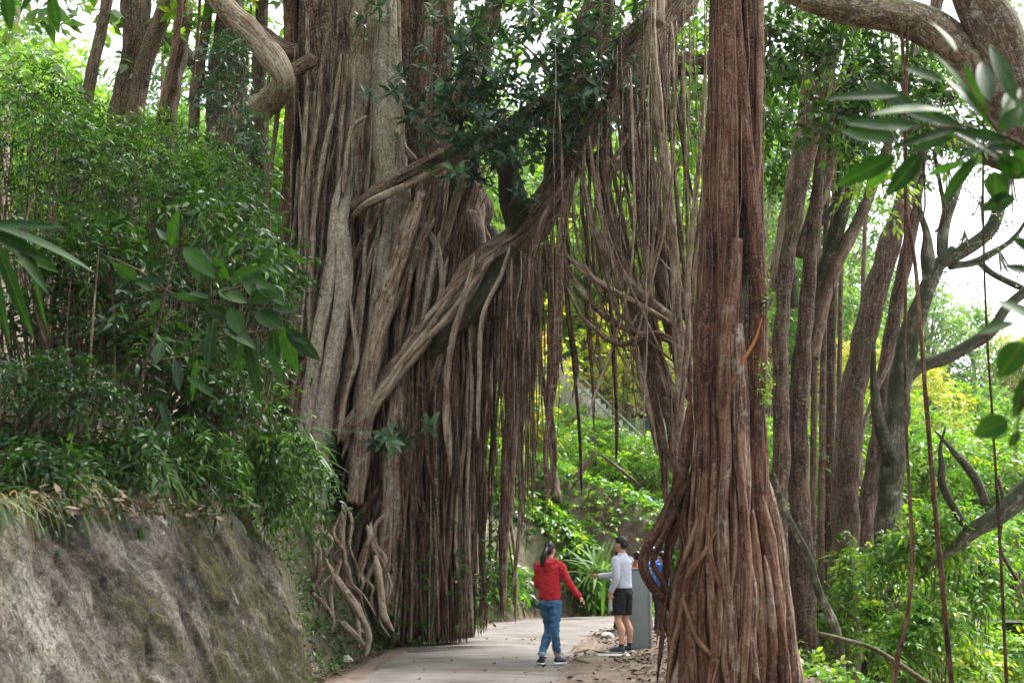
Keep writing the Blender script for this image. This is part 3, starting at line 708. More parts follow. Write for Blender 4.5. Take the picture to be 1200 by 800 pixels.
tag(extra_red.build('root_mat', B_RED, banyan), kind='stuff')
# surface roots gripping the bank at the foot of the banyan
mb = MB()
for k in range(20):
    x = R1.uniform(370, 450); y = R1.uniform(585, 690); lst = []
    yy = y; xx = x; Yd = np.interp(x, [370, 450], [18.4, 21.8])
    dr = R1.uniform(-.5, .6)
    for j in range(6):
        lst.append((xx, yy, R1.uniform(1.6, 4.6) * (1 - .1 * j), .0)); xx += R1.uniform(-12, 14) + 7 * dr; yy += R1.uniform(10, 26)
        if yy > 778: break
    if len(lst) > 2:
        pxtube(mb, lst, Yd - .02 * len(lst), sides=7, step=.06, rough=.08, tint=R1.uniform(.45, 1), **TW)
for lst in ([(385, 660, 4), (402, 690, 4.5), (420, 715, 5), (432, 745, 4), (428, 770, 3)], [(400, 655, 3), (388, 690, 3.4), (390, 730, 3)], [(372, 600, 5), (368, 640, 6), (372, 670, 4)], [(395, 725, 4), (412, 740, 4), (430, 758, 3)], [(440, 650, 5), (446, 690, 4.5), (450, 720, 5), (462, 740, 3)]):
    pxtube(mb, lst, 19.3, sides=9, step=.05, rough=.08, tint=.95, **TW)
tag(mb.build('surface_roots', B_GREY, banyan), kind='stuff')
mb = MB()
for (x, y0, y1, sx, n) in [(541, 600, 735, 4, 90), (578, 580, 700, 6, 90), (460, 630, 745, 7, 120), (500, 640, 750, 16, 60), (430, 600, 760, 14, 110), (560, 660, 730, 10, 60)]:
    c = np.array([P(x + R1.normal(0, sx), R1.uniform(y0, y1), 22.2 + R1.normal(0, .15)) for _ in range(n)])
    sprays(mb, c, R1.normal(0, .6, (n, 3)) + [0, -.6, -.2], .12, 4, .075, .045, tint=(0, .9), r=R1)
tag(mb.build('climbing_leaves', L_SHRUB, banyan), kind='stuff')

# glossy rosette foliage on the limbs
def ros_cloud(spec, n, ll, lw, nl, tint, mat, name, parent, kind='mid', rr=R1, stem=True):
    m_ = MB(); st = MB()
    C = []; A_ = []
    for (px, py, rx, ry, Y, dY, w) in spec:
        for _ in range(int(n * w)):
            p = P(px + rr.normal(0, .68) * rx, py + rr.normal(0, .6) * ry, Y + rr.uniform(-dY, dY)); C.append(p)
            A_.append([rr.normal(0, .6), -.4 + rr.normal(0, .5), .55 + rr.normal(0, .5)])
    C = np.array(C); A_ = norm(np.array(A_))
    rosettes(m_, C, A_, nl, ll, lw, tint, kind, r=rr)
    o = m_.build(name, mat, parent)
    if stem:
        for p, a in zip(C, A_):
            q = p - a * ll * 2.2 + np.array([0, .1, -.0]); tube(st, [p, p - a * ll, q], [.006, .009, .012], sides=4, step=.2, rough=0, tint=.4, r=rr, cap=False)
        tag(st.build('twigs', B_BACK, parent), kind='stuff')
    return o
ros_cloud([(540, 60, 50, 50, 21.4, .8, 1.0), (590, 40, 60, 45, 21.6, 1, 1.2), (570, 100, 50, 40, 21.3, .6, 1.1), (520, 150, 40, 30, 21.0, .5, .8), (560, 150, 50, 30, 21.0, .5, .9), (610, 150, 40, 35, 21.2, .5, .8), (640, 60, 40, 50, 21.6, .8, .8), (670, 110, 40, 35, 21.2, .6, .7), (545, 200, 40, 18, 21.0, .4, .5), (650, 175, 35, 25, 21.0, .4, .5), (690, 30, 40, 40, 21.4, .6, .6), (560, -20, 90, 40, 21.5, 1, 1), (520, 100, 60, 50, 21.2, .5, 1), (620, 110, 60, 40, 21.0, .5, 1), (680, 60, 50, 60, 21.2, .6, 1.4), (660, 140, 40, 30, 20.9, .4, .8), (640, 20, 60, 40, 21.5, .8, 1.2), (600, 175, 50, 25, 20.9, .4, .8), (440, 30, 25, 30, 21.8, .4, .25), (590, 215, 30, 20, 21, .4, .3), (700, 80, 30, 30, 21, .4, .4)],
          24, .25, .10, 8, (.1, 1), L_BLUE, 'foliage', banyan)
ros_cloud([(600, 0, 90, 60, 25.5, 1.5, 1.4), (560, 90, 60, 60, 25.5, 1, 1), (640, 100, 50, 60, 25.5, 1, 1), (740, 60, 60, 60, 25, 1.5, 1), (790, 30, 50, 50, 25, 1.5, 1), (800, 110, 40, 40, 25, 1, .8), (690, 160, 40, 40, 25.5, 1, .7), (620, 180, 50, 40, 26, 1, .6), (640, 340, 18, 30, 23, .4, .5), (625, 330, 20, 60, 23.5, .5, .5), (780, 140, 40, 30, 25, 1, .6), (500, -10, 40, 20, 25, 1, .4), (760, 10, 80, 40, 24.5, 1, 1.6), (720, 110, 60, 50, 24.8, .8, 1.2), (800, 60, 40, 50, 24, .8, 1)],
          40, .24, .10, 8, (.2, 1), L_BRIGHT, 'rear_foliage', banyan)
# high crown above the frame that shades the lane
mb = MB(); n = 1500
c = np.stack([R1.uniform(-8, 2, n), R1.uniform(17, 29, n), R1.uniform(12.5, 17, n)], -1)
rosettes(mb, c, norm(np.array([0, 0, .7]) + .5 * R1.normal(size=(n, 3))), 8, .3, .14, (0, 1), 'far', r=R1)
mb.build('crown', L_BRIGHT, banyan)

# ------------------------------------------------------------------ pillar of fused roots (right of the path)
R2 = np.random.default_rng(23); PY = 15.2
pil = thing('root_pillar_tree', (2.45, PY, 0), 'tall reddish brown strangler fig column with flaring prop roots, beside the two walkers', 'tree')
mb = MB()
def t2(lst, y, t, fl=.07, sd=26, m_=None, step=.05, rough=.03):
    pxtube(m_ or mb, lst, y, sides=sd, step=step, flute=fl, fl=(2, 3, 5, 7), rough=rough, tint=t, r=R2)
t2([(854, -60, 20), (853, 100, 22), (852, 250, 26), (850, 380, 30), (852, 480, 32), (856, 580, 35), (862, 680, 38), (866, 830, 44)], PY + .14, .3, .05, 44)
mb.build('trunk_core', B_CORE, pil); mb = MB()  # near-black core colour stands in for shade behind the prop roots
t2([(842, -60, 10), (840, 120, 12), (837, 260, 15), (831, 380, 17), (828, 500, 14), (824, 600, 12)], PY - .1, .25, .06)
t2([(848, -60, 14), (850, 100, 15), (850, 260, 16), (852, 380, 15), (848, 520, 13), (840, 640, 11), (826, 760, 9)], PY - .22, .4, .06)
t2([(856, -60, 7), (866, 60, 8), (876, 180, 9), (884, 270, 10), (889, 360, 11), (886, 460, 11), (884, 560, 10), (893, 660, 10)], PY - .22, .35, .05)
t2([(876, -60, 9), (879, 60, 9), (882, 150, 9), (888, 260, 8), (890, 330, 8)], PY - .05, .2, .05)
t2([(891, -60, 4.5), (891, 60, 5), (889, 150, 5), (887, 230, 4)], PY - .15, .9, .03, 12)
t2([(862, 280, 7), (860, 340, 9), (855, 370, 10), (850, 420, 9), (849, 500, 8), (852, 600, 7)], PY - .32, .75, .06)
t2([(872, 400, 12), (876, 480, 14), (880, 560, 14), (892, 660, 13), (905, 760, 13)], PY - .15, .45, .06)
t2([(858, 420, 9), (862, 500, 12), (866, 560, 12), (872, 620, 9)], PY - .26, .55, .08)
mb.build('trunk', B_RED, pil); mb = MB()
t2([(862, 380, 8), (866, 460, 11), (868, 540, 12), (870, 600, 9), (868, 660, 4)], PY - .34, .6, .06)
t2([(900, 560, 3), (912, 640, 4), (924, 720, 4.5), (936, 830, 5)], PY - .1, .9, .05, 12)
mb.build('trunk_face', B_GREY, pil)
NR = [0]
def root2(lst, y, t, mat=None, sides=9):
    mat = mat or (B_GREY if R2.random() < .28 and lst[-1][1] > 700 else B_RED)
    NR[0] += 1; m_ = MB(); pxtube(m_, lst, y, sides=sides, step=.05, rough=.07, flute=.07, fl=(2, 3), tint=t, r=R2, t0=.5); m_.build('prop_root' if lst[-1][1] > 700 else 'aerial_root', mat, pil)
hand = [
 ([(808, 470, 7), (806, 505, 8), (798, 560, 8), (780, 605, 7), (760, 638, 6), (754, 662, 6), (764, 685, 6), (780, 705, 5), (797, 730, 5), (800, 800, 5)], PY - .1, .3),
 ([(818, 520, 6), (812, 560, 7), (800, 600, 6), (785, 640, 5), (779, 690, 4), (776, 745, 3), (770, 800, 3)], PY - .1, .25),
 ([(808, 560, 5), (790, 600, 5), (772, 640, 4), (765, 660, 3), (782, 690, 3), (790, 720, 3)], PY - .2, .2),
 ([(829, 560, 5), (818, 610, 6), (806, 645, 6), (794, 690, 6), (789, 740, 6), (792, 830, 7)], PY - .25, .45),
 ([(829, 572, 4.5), (822, 600, 5), (812, 628, 4), (800, 660, 4)], PY - .42, .95),
 ([(842, 600, 6), (832, 650, 7), (818, 700, 8), (806, 745, 8), (796, 830, 10)], PY - .4, .75),
 ([(850, 580, 6), (840, 640, 7), (826, 680, 7), (812, 710, 7), (804, 760, 7), (780, 826, 7)], PY - .45, .9),
 ([(846, 610, 5), (850, 660, 5), (848, 720, 6), (850, 780, 6), (856, 830, 7)], PY - .45, .7),
 ([(852, 640, 5), (836, 700, 7), (820, 760, 8), (816, 830, 9)], PY - .5, .6),
 ([(870, 600, 5), (866, 660, 6), (864, 730, 7), (866, 780, 6), (858, 830, 7)], PY - .5, .7),
 ([(882, 596, 6), (884, 650, 8), (890, 720, 10), (894, 830, 12)], PY - .42, .85),
 ([(894, 580, 6), (902, 640, 8), (910, 700, 9), (914, 760, 9), (918, 830, 10)], PY - .3, .8),
 ([(898, 560, 7), (910, 620, 8), (918, 690, 8), (926, 760, 8), (932, 830, 9)], PY - .15, .45),
 ([(876, 640, 5), (882, 700, 7), (880, 760, 8), (884, 830, 9)], PY - .52, .65),
 ([(896, 650, 5), (904, 720, 6), (906, 830, 7)], PY - .45, .6),
 ([(860, 620, 4), (872, 680, 5), (878, 740, 6), (876, 830, 7)], PY - .55, .5),
 ([(830, 640, 4), (812, 690, 4), (802, 740, 5), (800, 830, 6)], PY - .5, .5),
 ([(836, 690, 3), (846, 740, 4), (858, 760, 4), (866, 795, 4)], PY - .6, .8),
 ([(800, 700, 3), (815, 745, 3.4), (838, 775, 3.4), (850, 800, 3)], PY - .7, .8),
 ([(828, 600, 3), (834, 660, 4), (846, 700, 4), (838, 760, 4), (832, 830, 5)], PY - .6, .55),
 ([(906, 640, 5), (916, 700, 6), (926, 750, 6), (938, 800, 6), (944, 830, 6)], PY - .1, .7),
 ([(854, 400, 3), (852, 500, 3.5), (846, 600, 4), (846, 700, 3), (850, 780, 3)], PY - .5, .8),
 ([(840, 620, 3), (824, 650, 4), (810, 668, 4), (800, 700, 4), (796, 740, 4)], PY - .6, .6),
]
for lst, y, t in hand: root2(lst, y, t)
root2([(893, 372, 1.6), (884, 400, 2.2), (870, 424, 2.2), (857, 452, 1.6)], PY - .42, .8, ORANGE_ROOT)
for k in range(34):
    a = R2.uniform(0, 1); xt = 812 + 86 * a + R2.uniform(-5, 5); xb = 786 + 138 * a + R2.uniform(-10, 8)
    yt = R2.uniform(430, 620); d = PY - .15 - .35 * math.sin(PI * a) - R2.uniform(0, .15)
    r = R2.uniform(1.8, 6); n = 6; lst = []
    ph = R2.uniform(0, 6)
    for j in range(n):
        u = j / (n - 1); lst.append((xt + (xb - xt) * u ** 1.5 + 11 * math.sin(ph + u * 6) * u, yt + (832 - yt) * u, r * (.7 + .5 * u), -.25 * u ** 2 + .22 * (1 - u) ** 3))
    root2(lst, d, R2.uniform(.15, .95))
mb = MB()
for k in range(22):   # fine strings on the column face
    x = R2.uniform(822, 896); y0 = R2.uniform(-50, 420); l = R2.uniform(120, 420); a = (x - 858) / 38
    dd = PY - .02 - .36 * math.sqrt(max(0, 1 - a * a * .9))
    n = 6; w = np.cumsum(R2.normal(0, 2.0, n))
    pxtube(mb, [(x + w[j] + R2.uniform(-.5, .5), y0 + l * j / 5, R2.uniform(.5, 1.1)) for j in range(n)], dd, sides=4, step=.15, rough=0, tint=R2.uniform(.3, 1), r=R2)
for k in range(12):
    x = R2.uniform(785, 830); lst = [(x, 560 + R2.uniform(-40, 60), 1.2)]; xx = x
    for j in range(5):
        xx += R2.uniform(-14, 9); lst.append((xx, lst[-1][1] + R2.uniform(25, 45), R2.uniform(.8, 1.8)))
    pxtube(mb, lst, PY - R2.uniform(0, .3), sides=5, step=.08, rough=.05, tint=R2.uniform(.1, .6), r=R2)
tag(mb.build('fine_roots', B_RED, pil), kind='stuff')
# little creepers on the column
mb = MB(); n = 130
c = np.array([P(893 + R2.normal(0, 4) + 0 * k, R2.uniform(415, 475), PY - .25 + R2.normal(0, .05)) for k in range(n)])
sprays(mb, c, R2.normal(size=(n, 3)) + [0, -.2, -.5], .10, 5, .035, .02, tint=(.5, 1), r=R2)
n = 40; c = np.array([P(893 + R2.normal(0, 5), R2.uniform(325, 370), PY - .25 + R2.normal(0, .05)) for k in range(n)])
sprays(mb, c, R2.normal(size=(n, 3)) + [0, -.3, 0], .12, 5, .07, .02, tint=(0, .6), r=R2)
n = 60; c = np.array([P(940 + R2.normal(0, 12), R2.uniform(470, 620), PY + .5 + R2.normal(0, .1)) for k in range(n)])
mb.build('creeper', L_BRIGHT, pil)
# crown above the frame
mb = MB(); n = 700
c = np.stack([R2.uniform(-1.5, 7, n), R2.uniform(12, 19, n), R2.uniform(10.5, 14, n)], -1)
rosettes(mb, c, norm(np.array([0, 0, .7]) + .5 * R2.normal(size=(n, 3))), 8, .3, .14, (0, 1), 'far', r=R2)
mb.build('crown', L_BRIGHT, pil)

# ------------------------------------------------------------------ fig whose flaky limb reaches in from the top right
R3 = np.random.default_rng(31)
fig = thing('fig_tree', (6.6, 12.5, -1.5), 'flaky-barked fig limb curving in at the top right corner with long dangling roots', 'tree')
def part3(name, lst, y, t, mat, sides=24, fl=.05, par=fig, rough=.05, step=.05, r=R3):
    m_ = MB(); pxtube(m_, lst, y, sides=sides, step=step, flute=fl, fl=(2, 3, 5), rough=rough, tint=t, r=r, t0=0, t1=0); return m_.build(name, mat, par)
part3('limb', [(880, -40, 13), (930, -8, 15), (1000, 12, 18), (1060, 20, 22), (1104, 44, 24), (1136, 76, 25), (1168, 112, 28), (1215, 160, 32), (1290, 260, 38)], 12.5, .85, B_TOP)
part3('limb', [(1120, -60, 26), (1140, -10, 28), (1164, 30, 29), (1180, 80, 28), (1196, 130, 26), (1230, 180, 28)], 12.3, .55, B_TOP)
part3('trunk', [(1260, 200, 42), (1300, 330, 50), (1330, 520, 56), (1350, 900, 66)], 12.6, .6, B_TOP, 30)
for lst, t in [([(1056, 20, 2), (1060, 120, 2.2), (1062, 240, 2.2), (1072, 307, 2.4), (1080, 400, 2.6), (1088, 505, 2.8), (1100, 640, 3), (1118, 830, 3.2)], .35),
               ([(1064, 24, 1.7), (1062, 140, 1.8), (1061, 300, 1.8), (1062, 500, 2.0), (1069, 650, 2.6), (1064, 715, 2.4), (1052, 770, 3), (1044, 830, 3)], .4),
               ([(1153, 90, 1.2), (1152, 240, 1.3), (1156, 380, 1.4), (1163, 490, 1.5), (1172, 640, 1.8), (1181, 830, 1.9)], .1),
               ([(976, 8, .7), (978, 100, .8), (975, 190, .7), (978, 400, .6)], .2), ([(1044, 22, .8), (1046, 90, 1), (1044, 200, .9)], .3),
               ([(940, 0, .8), (941, 60, .8), (944, 150, .8)], .5), ([(1082, 180, 1), (1084, 240, 1.2), (1082, 256, 1), (1086, 290, .8)], .1)]:
    part3('aerial_root', lst, 12.4, t, B_RED, 8)
part3('aerial_root', [(1094, 175, 2), (1102, 220, 2.4), (1106, 245, 2.4), (1102, 266, 2), (1096, 272, 1.4)], 12.4, .1, B_BACK, 8)

# ------------------------------------------------------------------ right-hand background trunks
R4 = np.random.default_rng(47)
def gz(x, y): return float(H(np.array([x]), np.array([y]))[0])
def tr_thing(name, px, Y, label, cat='tree', group=None):
    p = P(px, 700, Y); return thing(name, (p[0], Y, gz(p[0], Y)), label, cat, group)
def foot(px, Y, r, lean=0):
    """extra control point where a trunk meets the sloping ground"""
    p = P(px, 780, Y); z = gz(p[0], Y) - .3
    d = ray(px, 780)
    # pixel row of that ground height at distance Y
    lo, hi = 300, 3000
    for _ in range(40):
        m = (lo + hi) / 2
        if P(px, m, Y)[2] > z: lo = m
        else: hi = m
    return (px + lean, lo, r)

A_t = tr_thing('fig_tree', 915, 20, 'brown trunk cluster with small ferns standing directly right of the big root column')
part4 = lambda name, lst, y, t, mat, par, sides=18, fl=.07, rough=.05: part3(name, lst, y, t, mat, sides, fl, par, rough, .07, R4)
part4('trunk', [(1000, -60, 9), (985, 20, 10), (965, 90, 12), (945, 180, 11), (930, 260, 10), (918, 340, 9), (914, 430, 9), (916, 520, 9), (912, 620, 11), foot(915, 20, 15)], 20, .35, B_BACK, A_t)
part4('stem', [(955, -60, 4), (950, 40, 5), (938, 150, 6), (925, 230, 7), (915, 290, 8), (910, 340, 9)], 20.4, .7, B_GREY, A_t)
part4('stem', [(975, 60, 4), (962, 180, 6), (950, 300, 8), (942, 400, 9), (936, 520, 11), (940, 640, 12), foot(950, 20.4, 14)], 20.4, .3, B_BACK, A_t)
part4('limb', [(1110, -30, 6), (1075, 60, 8), (1020, 100, 10), (990, 130, 9), (960, 160, 8)], 20.4, .2, B_BACK, A_t)
part4('stem', [(1012, -60, 11), (1001, 60, 12), (985, 130, 12), (972, 190, 10), (958, 240, 8), (935, 300, 8)], 20.8, .4, B_BACK, A_t)
A_m = tr_thing('mossy_tree', 945, 21.5, 'dark mossy forked tree behind the root column, with one limb curling to the left')
part4('trunk', [(1010, -60, 5), (1000, 60, 6), (1000, 160, 7), (990, 230, 9), (972, 300, 9), (956, 340, 9), (942, 400, 9), (934, 480, 10), (936, 600, 11), foot(945, 21.5, 18)], 21.5, .2, B_MOSS, A_m)
part4('limb', [(1004, 130, 1.5), (992, 160, 3), (985, 190, 4), (984, 225, 5), (972, 250, 5.5), (950, 266, 6), (930, 274, 6), (924, 300, 7), (928, 360, 8)], 21.1, .1, B_MOSS, A_m, 14)
part4('limb', [(1075, 60, 3), (1050, 140, 5), (1030, 200, 6), (1010, 250, 7), (985, 300, 9), (966, 350, 9), (952, 420, 8)], 21.4, .6, B_BACK, A_m, 14)
part4('stem', [(905, 555, 3), (921, 600, 4), (945, 648, 4.5), (960, 695, 5), (980, 740, 5.5), (990, 830, 6)], 18.5, .8, B_MOSS, A_m, 14)
A_c = tr_thing('leaning_tree', 1000, 24, 'smooth brown double trunk leaning right, between the mossy fork and the branching grey tree')
part4('trunk', [(1104, -60, 7), (1085, 100, 9), (1072, 180, 10), (1058, 240, 11), (1041, 290, 13), (1020, 367, 14), (1002, 450, 14), (993, 520, 15), (990, 640, 16), foot(984, 24, 24)], 24, .5, B_BACK, A_c, fl=.04)
part4('trunk', [(1090, 60, 4), (1078, 200, 7), (1064, 290, 8), (1050, 360, 9), (1038, 430, 9), (1030, 510, 9), (1016, 600, 11), (1000, 700, 14), foot(998, 24.3, 20)], 24.3, .45, B_BACK, A_c, fl=.04)
part4('stem', [(1060, 380, 2), (1045, 420, 2.4), (1028, 455, 3), (1012, 500, 3), (1004, 560, 3)], 23.5, .9, B_GREY, A_c, 8)
A_e = tr_thing('branching_tree', 1035, 23, 'lichen-grunged grey tree forking widely to the right against the white sky')
part4('trunk', [(1118, 292, 6), (1100, 310, 8), (1082, 348, 10), (1064, 400, 12), (1054, 460, 13), (1046, 540, 14), (1038, 640, 15), (1030, 740, 16), foot(1028, 23, 20)], 23, .6, B_MOSS, A_e)
part4('limb', [(1100, 310, 8), (1130, 293, 8), (1158, 272, 8), (1172, 240, 7), (1180, 200, 5), (1178, 170, 4), (1166, 120, 2.5), (1170, 60, 1)], 23, .4, B_MOSS, A_e, 14)
part4('limb', [(1104, 300, 6), (1106, 270, 7), (1115, 235, 7), (1128, 205, 6), (1150, 180, 5), (1185, 150, 4), (1215, 125, 2)], 23.1, .85, B_MOSS, A_e, 14)
part4('limb', [(1062, 442, 8), (1075, 430, 8), (1100, 422, 8), (1130, 408, 7.5), (1160, 388, 7), (1180, 360, 6), (1215, 330, 6)], 23, .4, B_MOSS, A_e, 14)
part4('limb', [(1112, 312, 5), (1140, 308, 4.5), (1160, 298, 4), (1185, 282, 3), (1202, 258, 1.6), (1206, 230, .8)], 23.2, .6, B_MOSS, A_e, 10)
part4('limb', [(1143, 304, 3.5), (1162, 320, 4), (1185, 332, 4), (1215, 345, 4)], 23.2, .6, B_MOSS, A_e, 10)
part4('limb', [(1090, 335, 9), (1087, 300, 8), (1086, 275, 5), (1078, 245, 2.5), (1080, 210, 1)], 23.0, .9, B_MOSS, A_e, 14)
part4('limb', [(1024, 400, 2), (1024, 445, 4), (1028, 480, 7), (1035, 510, 8), (1045, 540, 8)], 22.7, .3, B_MOSS, A_e, 12)
A_f = tr_thing('mossy_bough_tree', 1260, 20.2, 'moss-covered bough slanting up to the right edge above the pale shrubs')
part4('trunk', [(1085, 668, 1.5), (1102, 655, 3), (1120, 640, 6), (1140, 622, 8), (1162, 609, 10), (1200, 578, 11), (1260, 520, 14), (1330, 420, 17)], 20.2, .5, B_MOSS, A_f)
part4('limb', [(1096, 505, 1), (1108, 518, 2), (1122, 534, 4), (1134, 548, 5), (1146, 566, 5), (1156, 592, 5)], 20.2, .2, B_MOSS, A_f, 10)
part4('limb', [(1108, 500, 1), (1102, 525, 2.4), (1104, 545, 4), (1104, 566, 5), (1116, 592, 4.5), (1132, 618, 4)], 20.2, .1, B_MOSS, A_f, 10)
part4('limb', [(1330, 420, 17), (1345, 600, 20), foot(1350, 20.2, 24)], 20.2, .4, B_MOSS, A_f, 14)
part4('limb', [(1170, 560, 2), (1176, 590, 2), (1172, 640, 2), (1192, 680, 2)], 20.2, .1, B_BACK, A_f, 8)
# thin understory stems at right
k = 0
wherel = ['reddish pole stem seen between the root column and the double trunk', 'slim dark pole stem between the mossy fork and double trunk', 'thin pole stem rising beside the double trunk', 'slender pole trunk farthest left of the thin stems right of the column', 'hair-thin pale stem close by the lichen tree']
for (x, Y, r, t, top) in [(963, 23, 4, .4, 160), (972, 25, 6, .3, 200), (982, 26, 3, .6, 120), (953, 22.5, 4, .5, 180), (1008, 26, 3, .8, 220)]:
    s = tr_thing('pole_tree', x, Y, wherel[k], 'tree', 'thin stems right of the root column')
    part4('trunk', [(x + 8, top, r * .8), (x + 3, 350, r), (x, 560, r), foot(x - 3, Y, r * 1.2)], Y, t, B_BACK, s, 8, 0); k += 1
# strings and fallen branch
fb = tag(part3('fallen_branch', [(958, 742, 2.5), (985, 748, 2.4), (1020, 758, 2.6), (1050, 775, 3), (1095, 806, 3.4)], 16.5, .6, B_BACK, 8, 0, None, .08, .06, R4), 'bare grey fallen branch slanting down at the bottom, right of the root column', 'branch')

# ------------------------------------------------------------------ left background trunks
for (lst, Y, t, mat, lab) in [
 ([(152, -60, 16), (158, 0, 17), (159, 50, 16), (150, 90, 15), (140, 150, 16), (135, 260, 18)], 27, .45, B_BACK, 'broad brown trunk at upper left, behind the shrubs, with a second stem crossing it'),
 ([(216, -60, 10), (197, 0, 10), (180, 45, 10), (166, 90, 10), (156, 150, 11), (150, 260, 12)], 26, .6, B_BACK, 'lighter trunk slanting in front of the broad brown trunk at upper left'),
 ([(134, -60, 7), (126, 0, 7), (113, 60, 7), (102, 118, 7.5), (90, 200, 8)], 25, .5, B_BACK, 'slim clean leaning trunk alone against the hazy hillside, upper left'),
 ([(222, -60, 11), (216, 0, 12), (208, 70, 11), (198, 130, 11), (190, 240, 12)], 27.5, .2, B_BACK, 'dark trunk just left of the hidden red stem cluster'),
 ([(30, -60, 3), (22, 10, 3), (17, 60, 3), (12, 105, 3.5), (8, 170, 4)], 38, .95, B_GREY, 'pale thin trunk near the top left corner in the haze'),
 ([(252, -60, 6), (244, 10, 6), (236, 70, 6), (228, 130, 6), (222, 240, 7)], 26, .5, B_BACK, 'reddish trunk just left of the elbow-shaped limb'),
 ([(172, 60, 8), (190, 45, 8), (215, 60, 8), (235, 90, 8), (250, 120, 10)], 28.5, .6, B_MOSS, 'mossy curved bough behind the upper left trunks'),
 ([(268, -60, 17), (270, 60, 22), (268, 140, 26), (270, 220, 28), (275, 330, 34), (285, 480, 40)], 26.0, .12, B_BACK, 'massive shaded trunk behind the blue-green leaves, left of the banyan'),
 ([(312, -60, 7), (306, 30, 8), (302, 140, 9), (308, 260, 9), (306, 400, 10)], 25.4, .3, B_BACK, 'dark slim trunk touching the right side of the massive shaded one'),
 ([(338, -60, 8), (340, 30, 8), (341, 120, 8), (338, 220, 8), (334, 320, 9), (330, 460, 10)], 24.0, .5, B_RED, 'straight smooth reddish trunk standing just left of the banyan trunk'),
 ]:
    b = P(lst[-1][0], lst[-1][1], Y)
    s = thing('forest_tree', (b[0], Y, gz(b[0], Y)), lab, 'tree')
    part4('trunk', lst + [foot(lst[-1][0] - 2, Y, lst[-1][2] * 1.1)], Y, t, mat, s, 20, .08)
for (lst, Y) in [([(213, -60, 3), (210, 20, 4), (200, 80, 4), (185, 150, 4), (182, 200, 4)], 24.5), ([(315, 90, 1.6), (313, 160, 1.8), (313, 260, 2), (312, 380, 2)], 22.5), ([(326, 125, 3), (322, 160, 3), (316, 210, 3), (312, 300, 3)], 22.8), ([(238, -60, 2), (230, 60, 2), (222, 120, 2)], 24), ([(290, 60, 1), (288, 140, 1), (290, 260, 1)], 22)]:
    part4('aerial_root', lst, Y, .6, B_RED, banyan, 8, 0)

# ------------------------------------------------------------------ shrubs on the left bank
R5 = np.random.default_rng(53)
def shrub(name, px, py, Y, specs, mat, label, cat='shrub', group=None, n=60, ll=.09, lw=.03, nl=9, tl=.42, tint=(0, 1), kind='mid', droop=.4, stems=True, base=None, spread=.9, updir=.35, curl=.2, rr=R5, mode='spray'):
    b = P(px, py, Y); base = base or (b[0], b[1])
    z0 = gz(base[0], base[1]); t = thing(name, (base[0], base[1], z0 - .05), label, cat, group)
    mf, ms = MB(), MB(); S = []; D = []
    for (cx, cy, rx, ry, dY) in specs:
        c = P(cx, cy, Y)
        m = int(n)
        a = rdir(m, rr) * (rr.uniform(.25, 1, (m, 1)) ** .5)
        pts = c + a * np.array([rx, dY * F / Y, ry]) * Y / F
        if mode == 'spray':
            ks = 9; sc_ = c + rdir(ks, rr) * rr.uniform(.2, 1.05, (ks, 1)) * np.array([rx, dY * F / Y, ry]) * Y / F
            sel = rr.integers(ks, size=m); pts = sc_[sel] + a * np.array([rx, dY * F / Y, ry]) * Y / F * .38
        S.append(pts); dd = a * np.array([1, 1, .8]) + rr.normal(0, .35, (m, 3)) + [0, -.1, updir]; D.append(dd)
        if stems:
            for q in range(5):
                e = pts[rr.integers(m)]; mid = (np.array([base[0], base[1], z0]) + e) / 2 + rr.normal(0, .12, 3)
                tube(ms, [np.array([base[0] + rr.normal(0, .12), base[1] + rr.normal(0, .12), z0 - .1]), mid, e], [.018, .013, .006], sides=5, step=.12, rough=.05, tint=rr.uniform(.2, .8), r=rr, cap=False)
    S = np.concatenate(S); D = np.concatenate(D)
    if mode == 'spray': sprays(mf, S, D, tl, nl, ll, lw, kind, droop, spread, tint, curl, r=rr)
    else: rosettes(mf, S, D, nl, ll, lw, tint, kind, curl, r=rr)
    mf.build('foliage', mat, t)
    if stems: ms.build('stems', B_BACK, t)
    return t
G_S = 'shrubs growing on the bank above the wall'
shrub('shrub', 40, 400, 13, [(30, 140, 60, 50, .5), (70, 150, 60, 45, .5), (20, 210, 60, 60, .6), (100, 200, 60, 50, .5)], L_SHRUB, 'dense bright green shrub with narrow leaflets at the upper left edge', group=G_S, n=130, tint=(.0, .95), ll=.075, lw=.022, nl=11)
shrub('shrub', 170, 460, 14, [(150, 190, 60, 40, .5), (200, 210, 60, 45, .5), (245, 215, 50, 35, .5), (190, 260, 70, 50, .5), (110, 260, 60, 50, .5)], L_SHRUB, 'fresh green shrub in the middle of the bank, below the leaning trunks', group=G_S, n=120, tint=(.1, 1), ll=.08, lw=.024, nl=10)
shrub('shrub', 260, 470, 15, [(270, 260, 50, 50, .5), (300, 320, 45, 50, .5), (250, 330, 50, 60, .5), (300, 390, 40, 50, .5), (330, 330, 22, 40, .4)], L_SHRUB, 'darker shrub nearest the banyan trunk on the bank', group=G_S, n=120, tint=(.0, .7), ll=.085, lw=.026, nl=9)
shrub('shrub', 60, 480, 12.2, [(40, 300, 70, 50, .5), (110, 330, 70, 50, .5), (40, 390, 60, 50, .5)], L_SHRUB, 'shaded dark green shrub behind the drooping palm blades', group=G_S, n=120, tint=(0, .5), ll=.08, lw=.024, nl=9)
shrub('shrub', 190, 490, 12.6, [(180, 350, 60, 50, .5), (130, 420, 60, 40, .5), (220, 420, 50, 50, .5), (260, 470, 50, 40, .5)], L_SHRUB, 'drooping dark shrub above the middle of the wall', group=G_S, n=130, tint=(0, .6), ll=.09, lw=.028, nl=9)
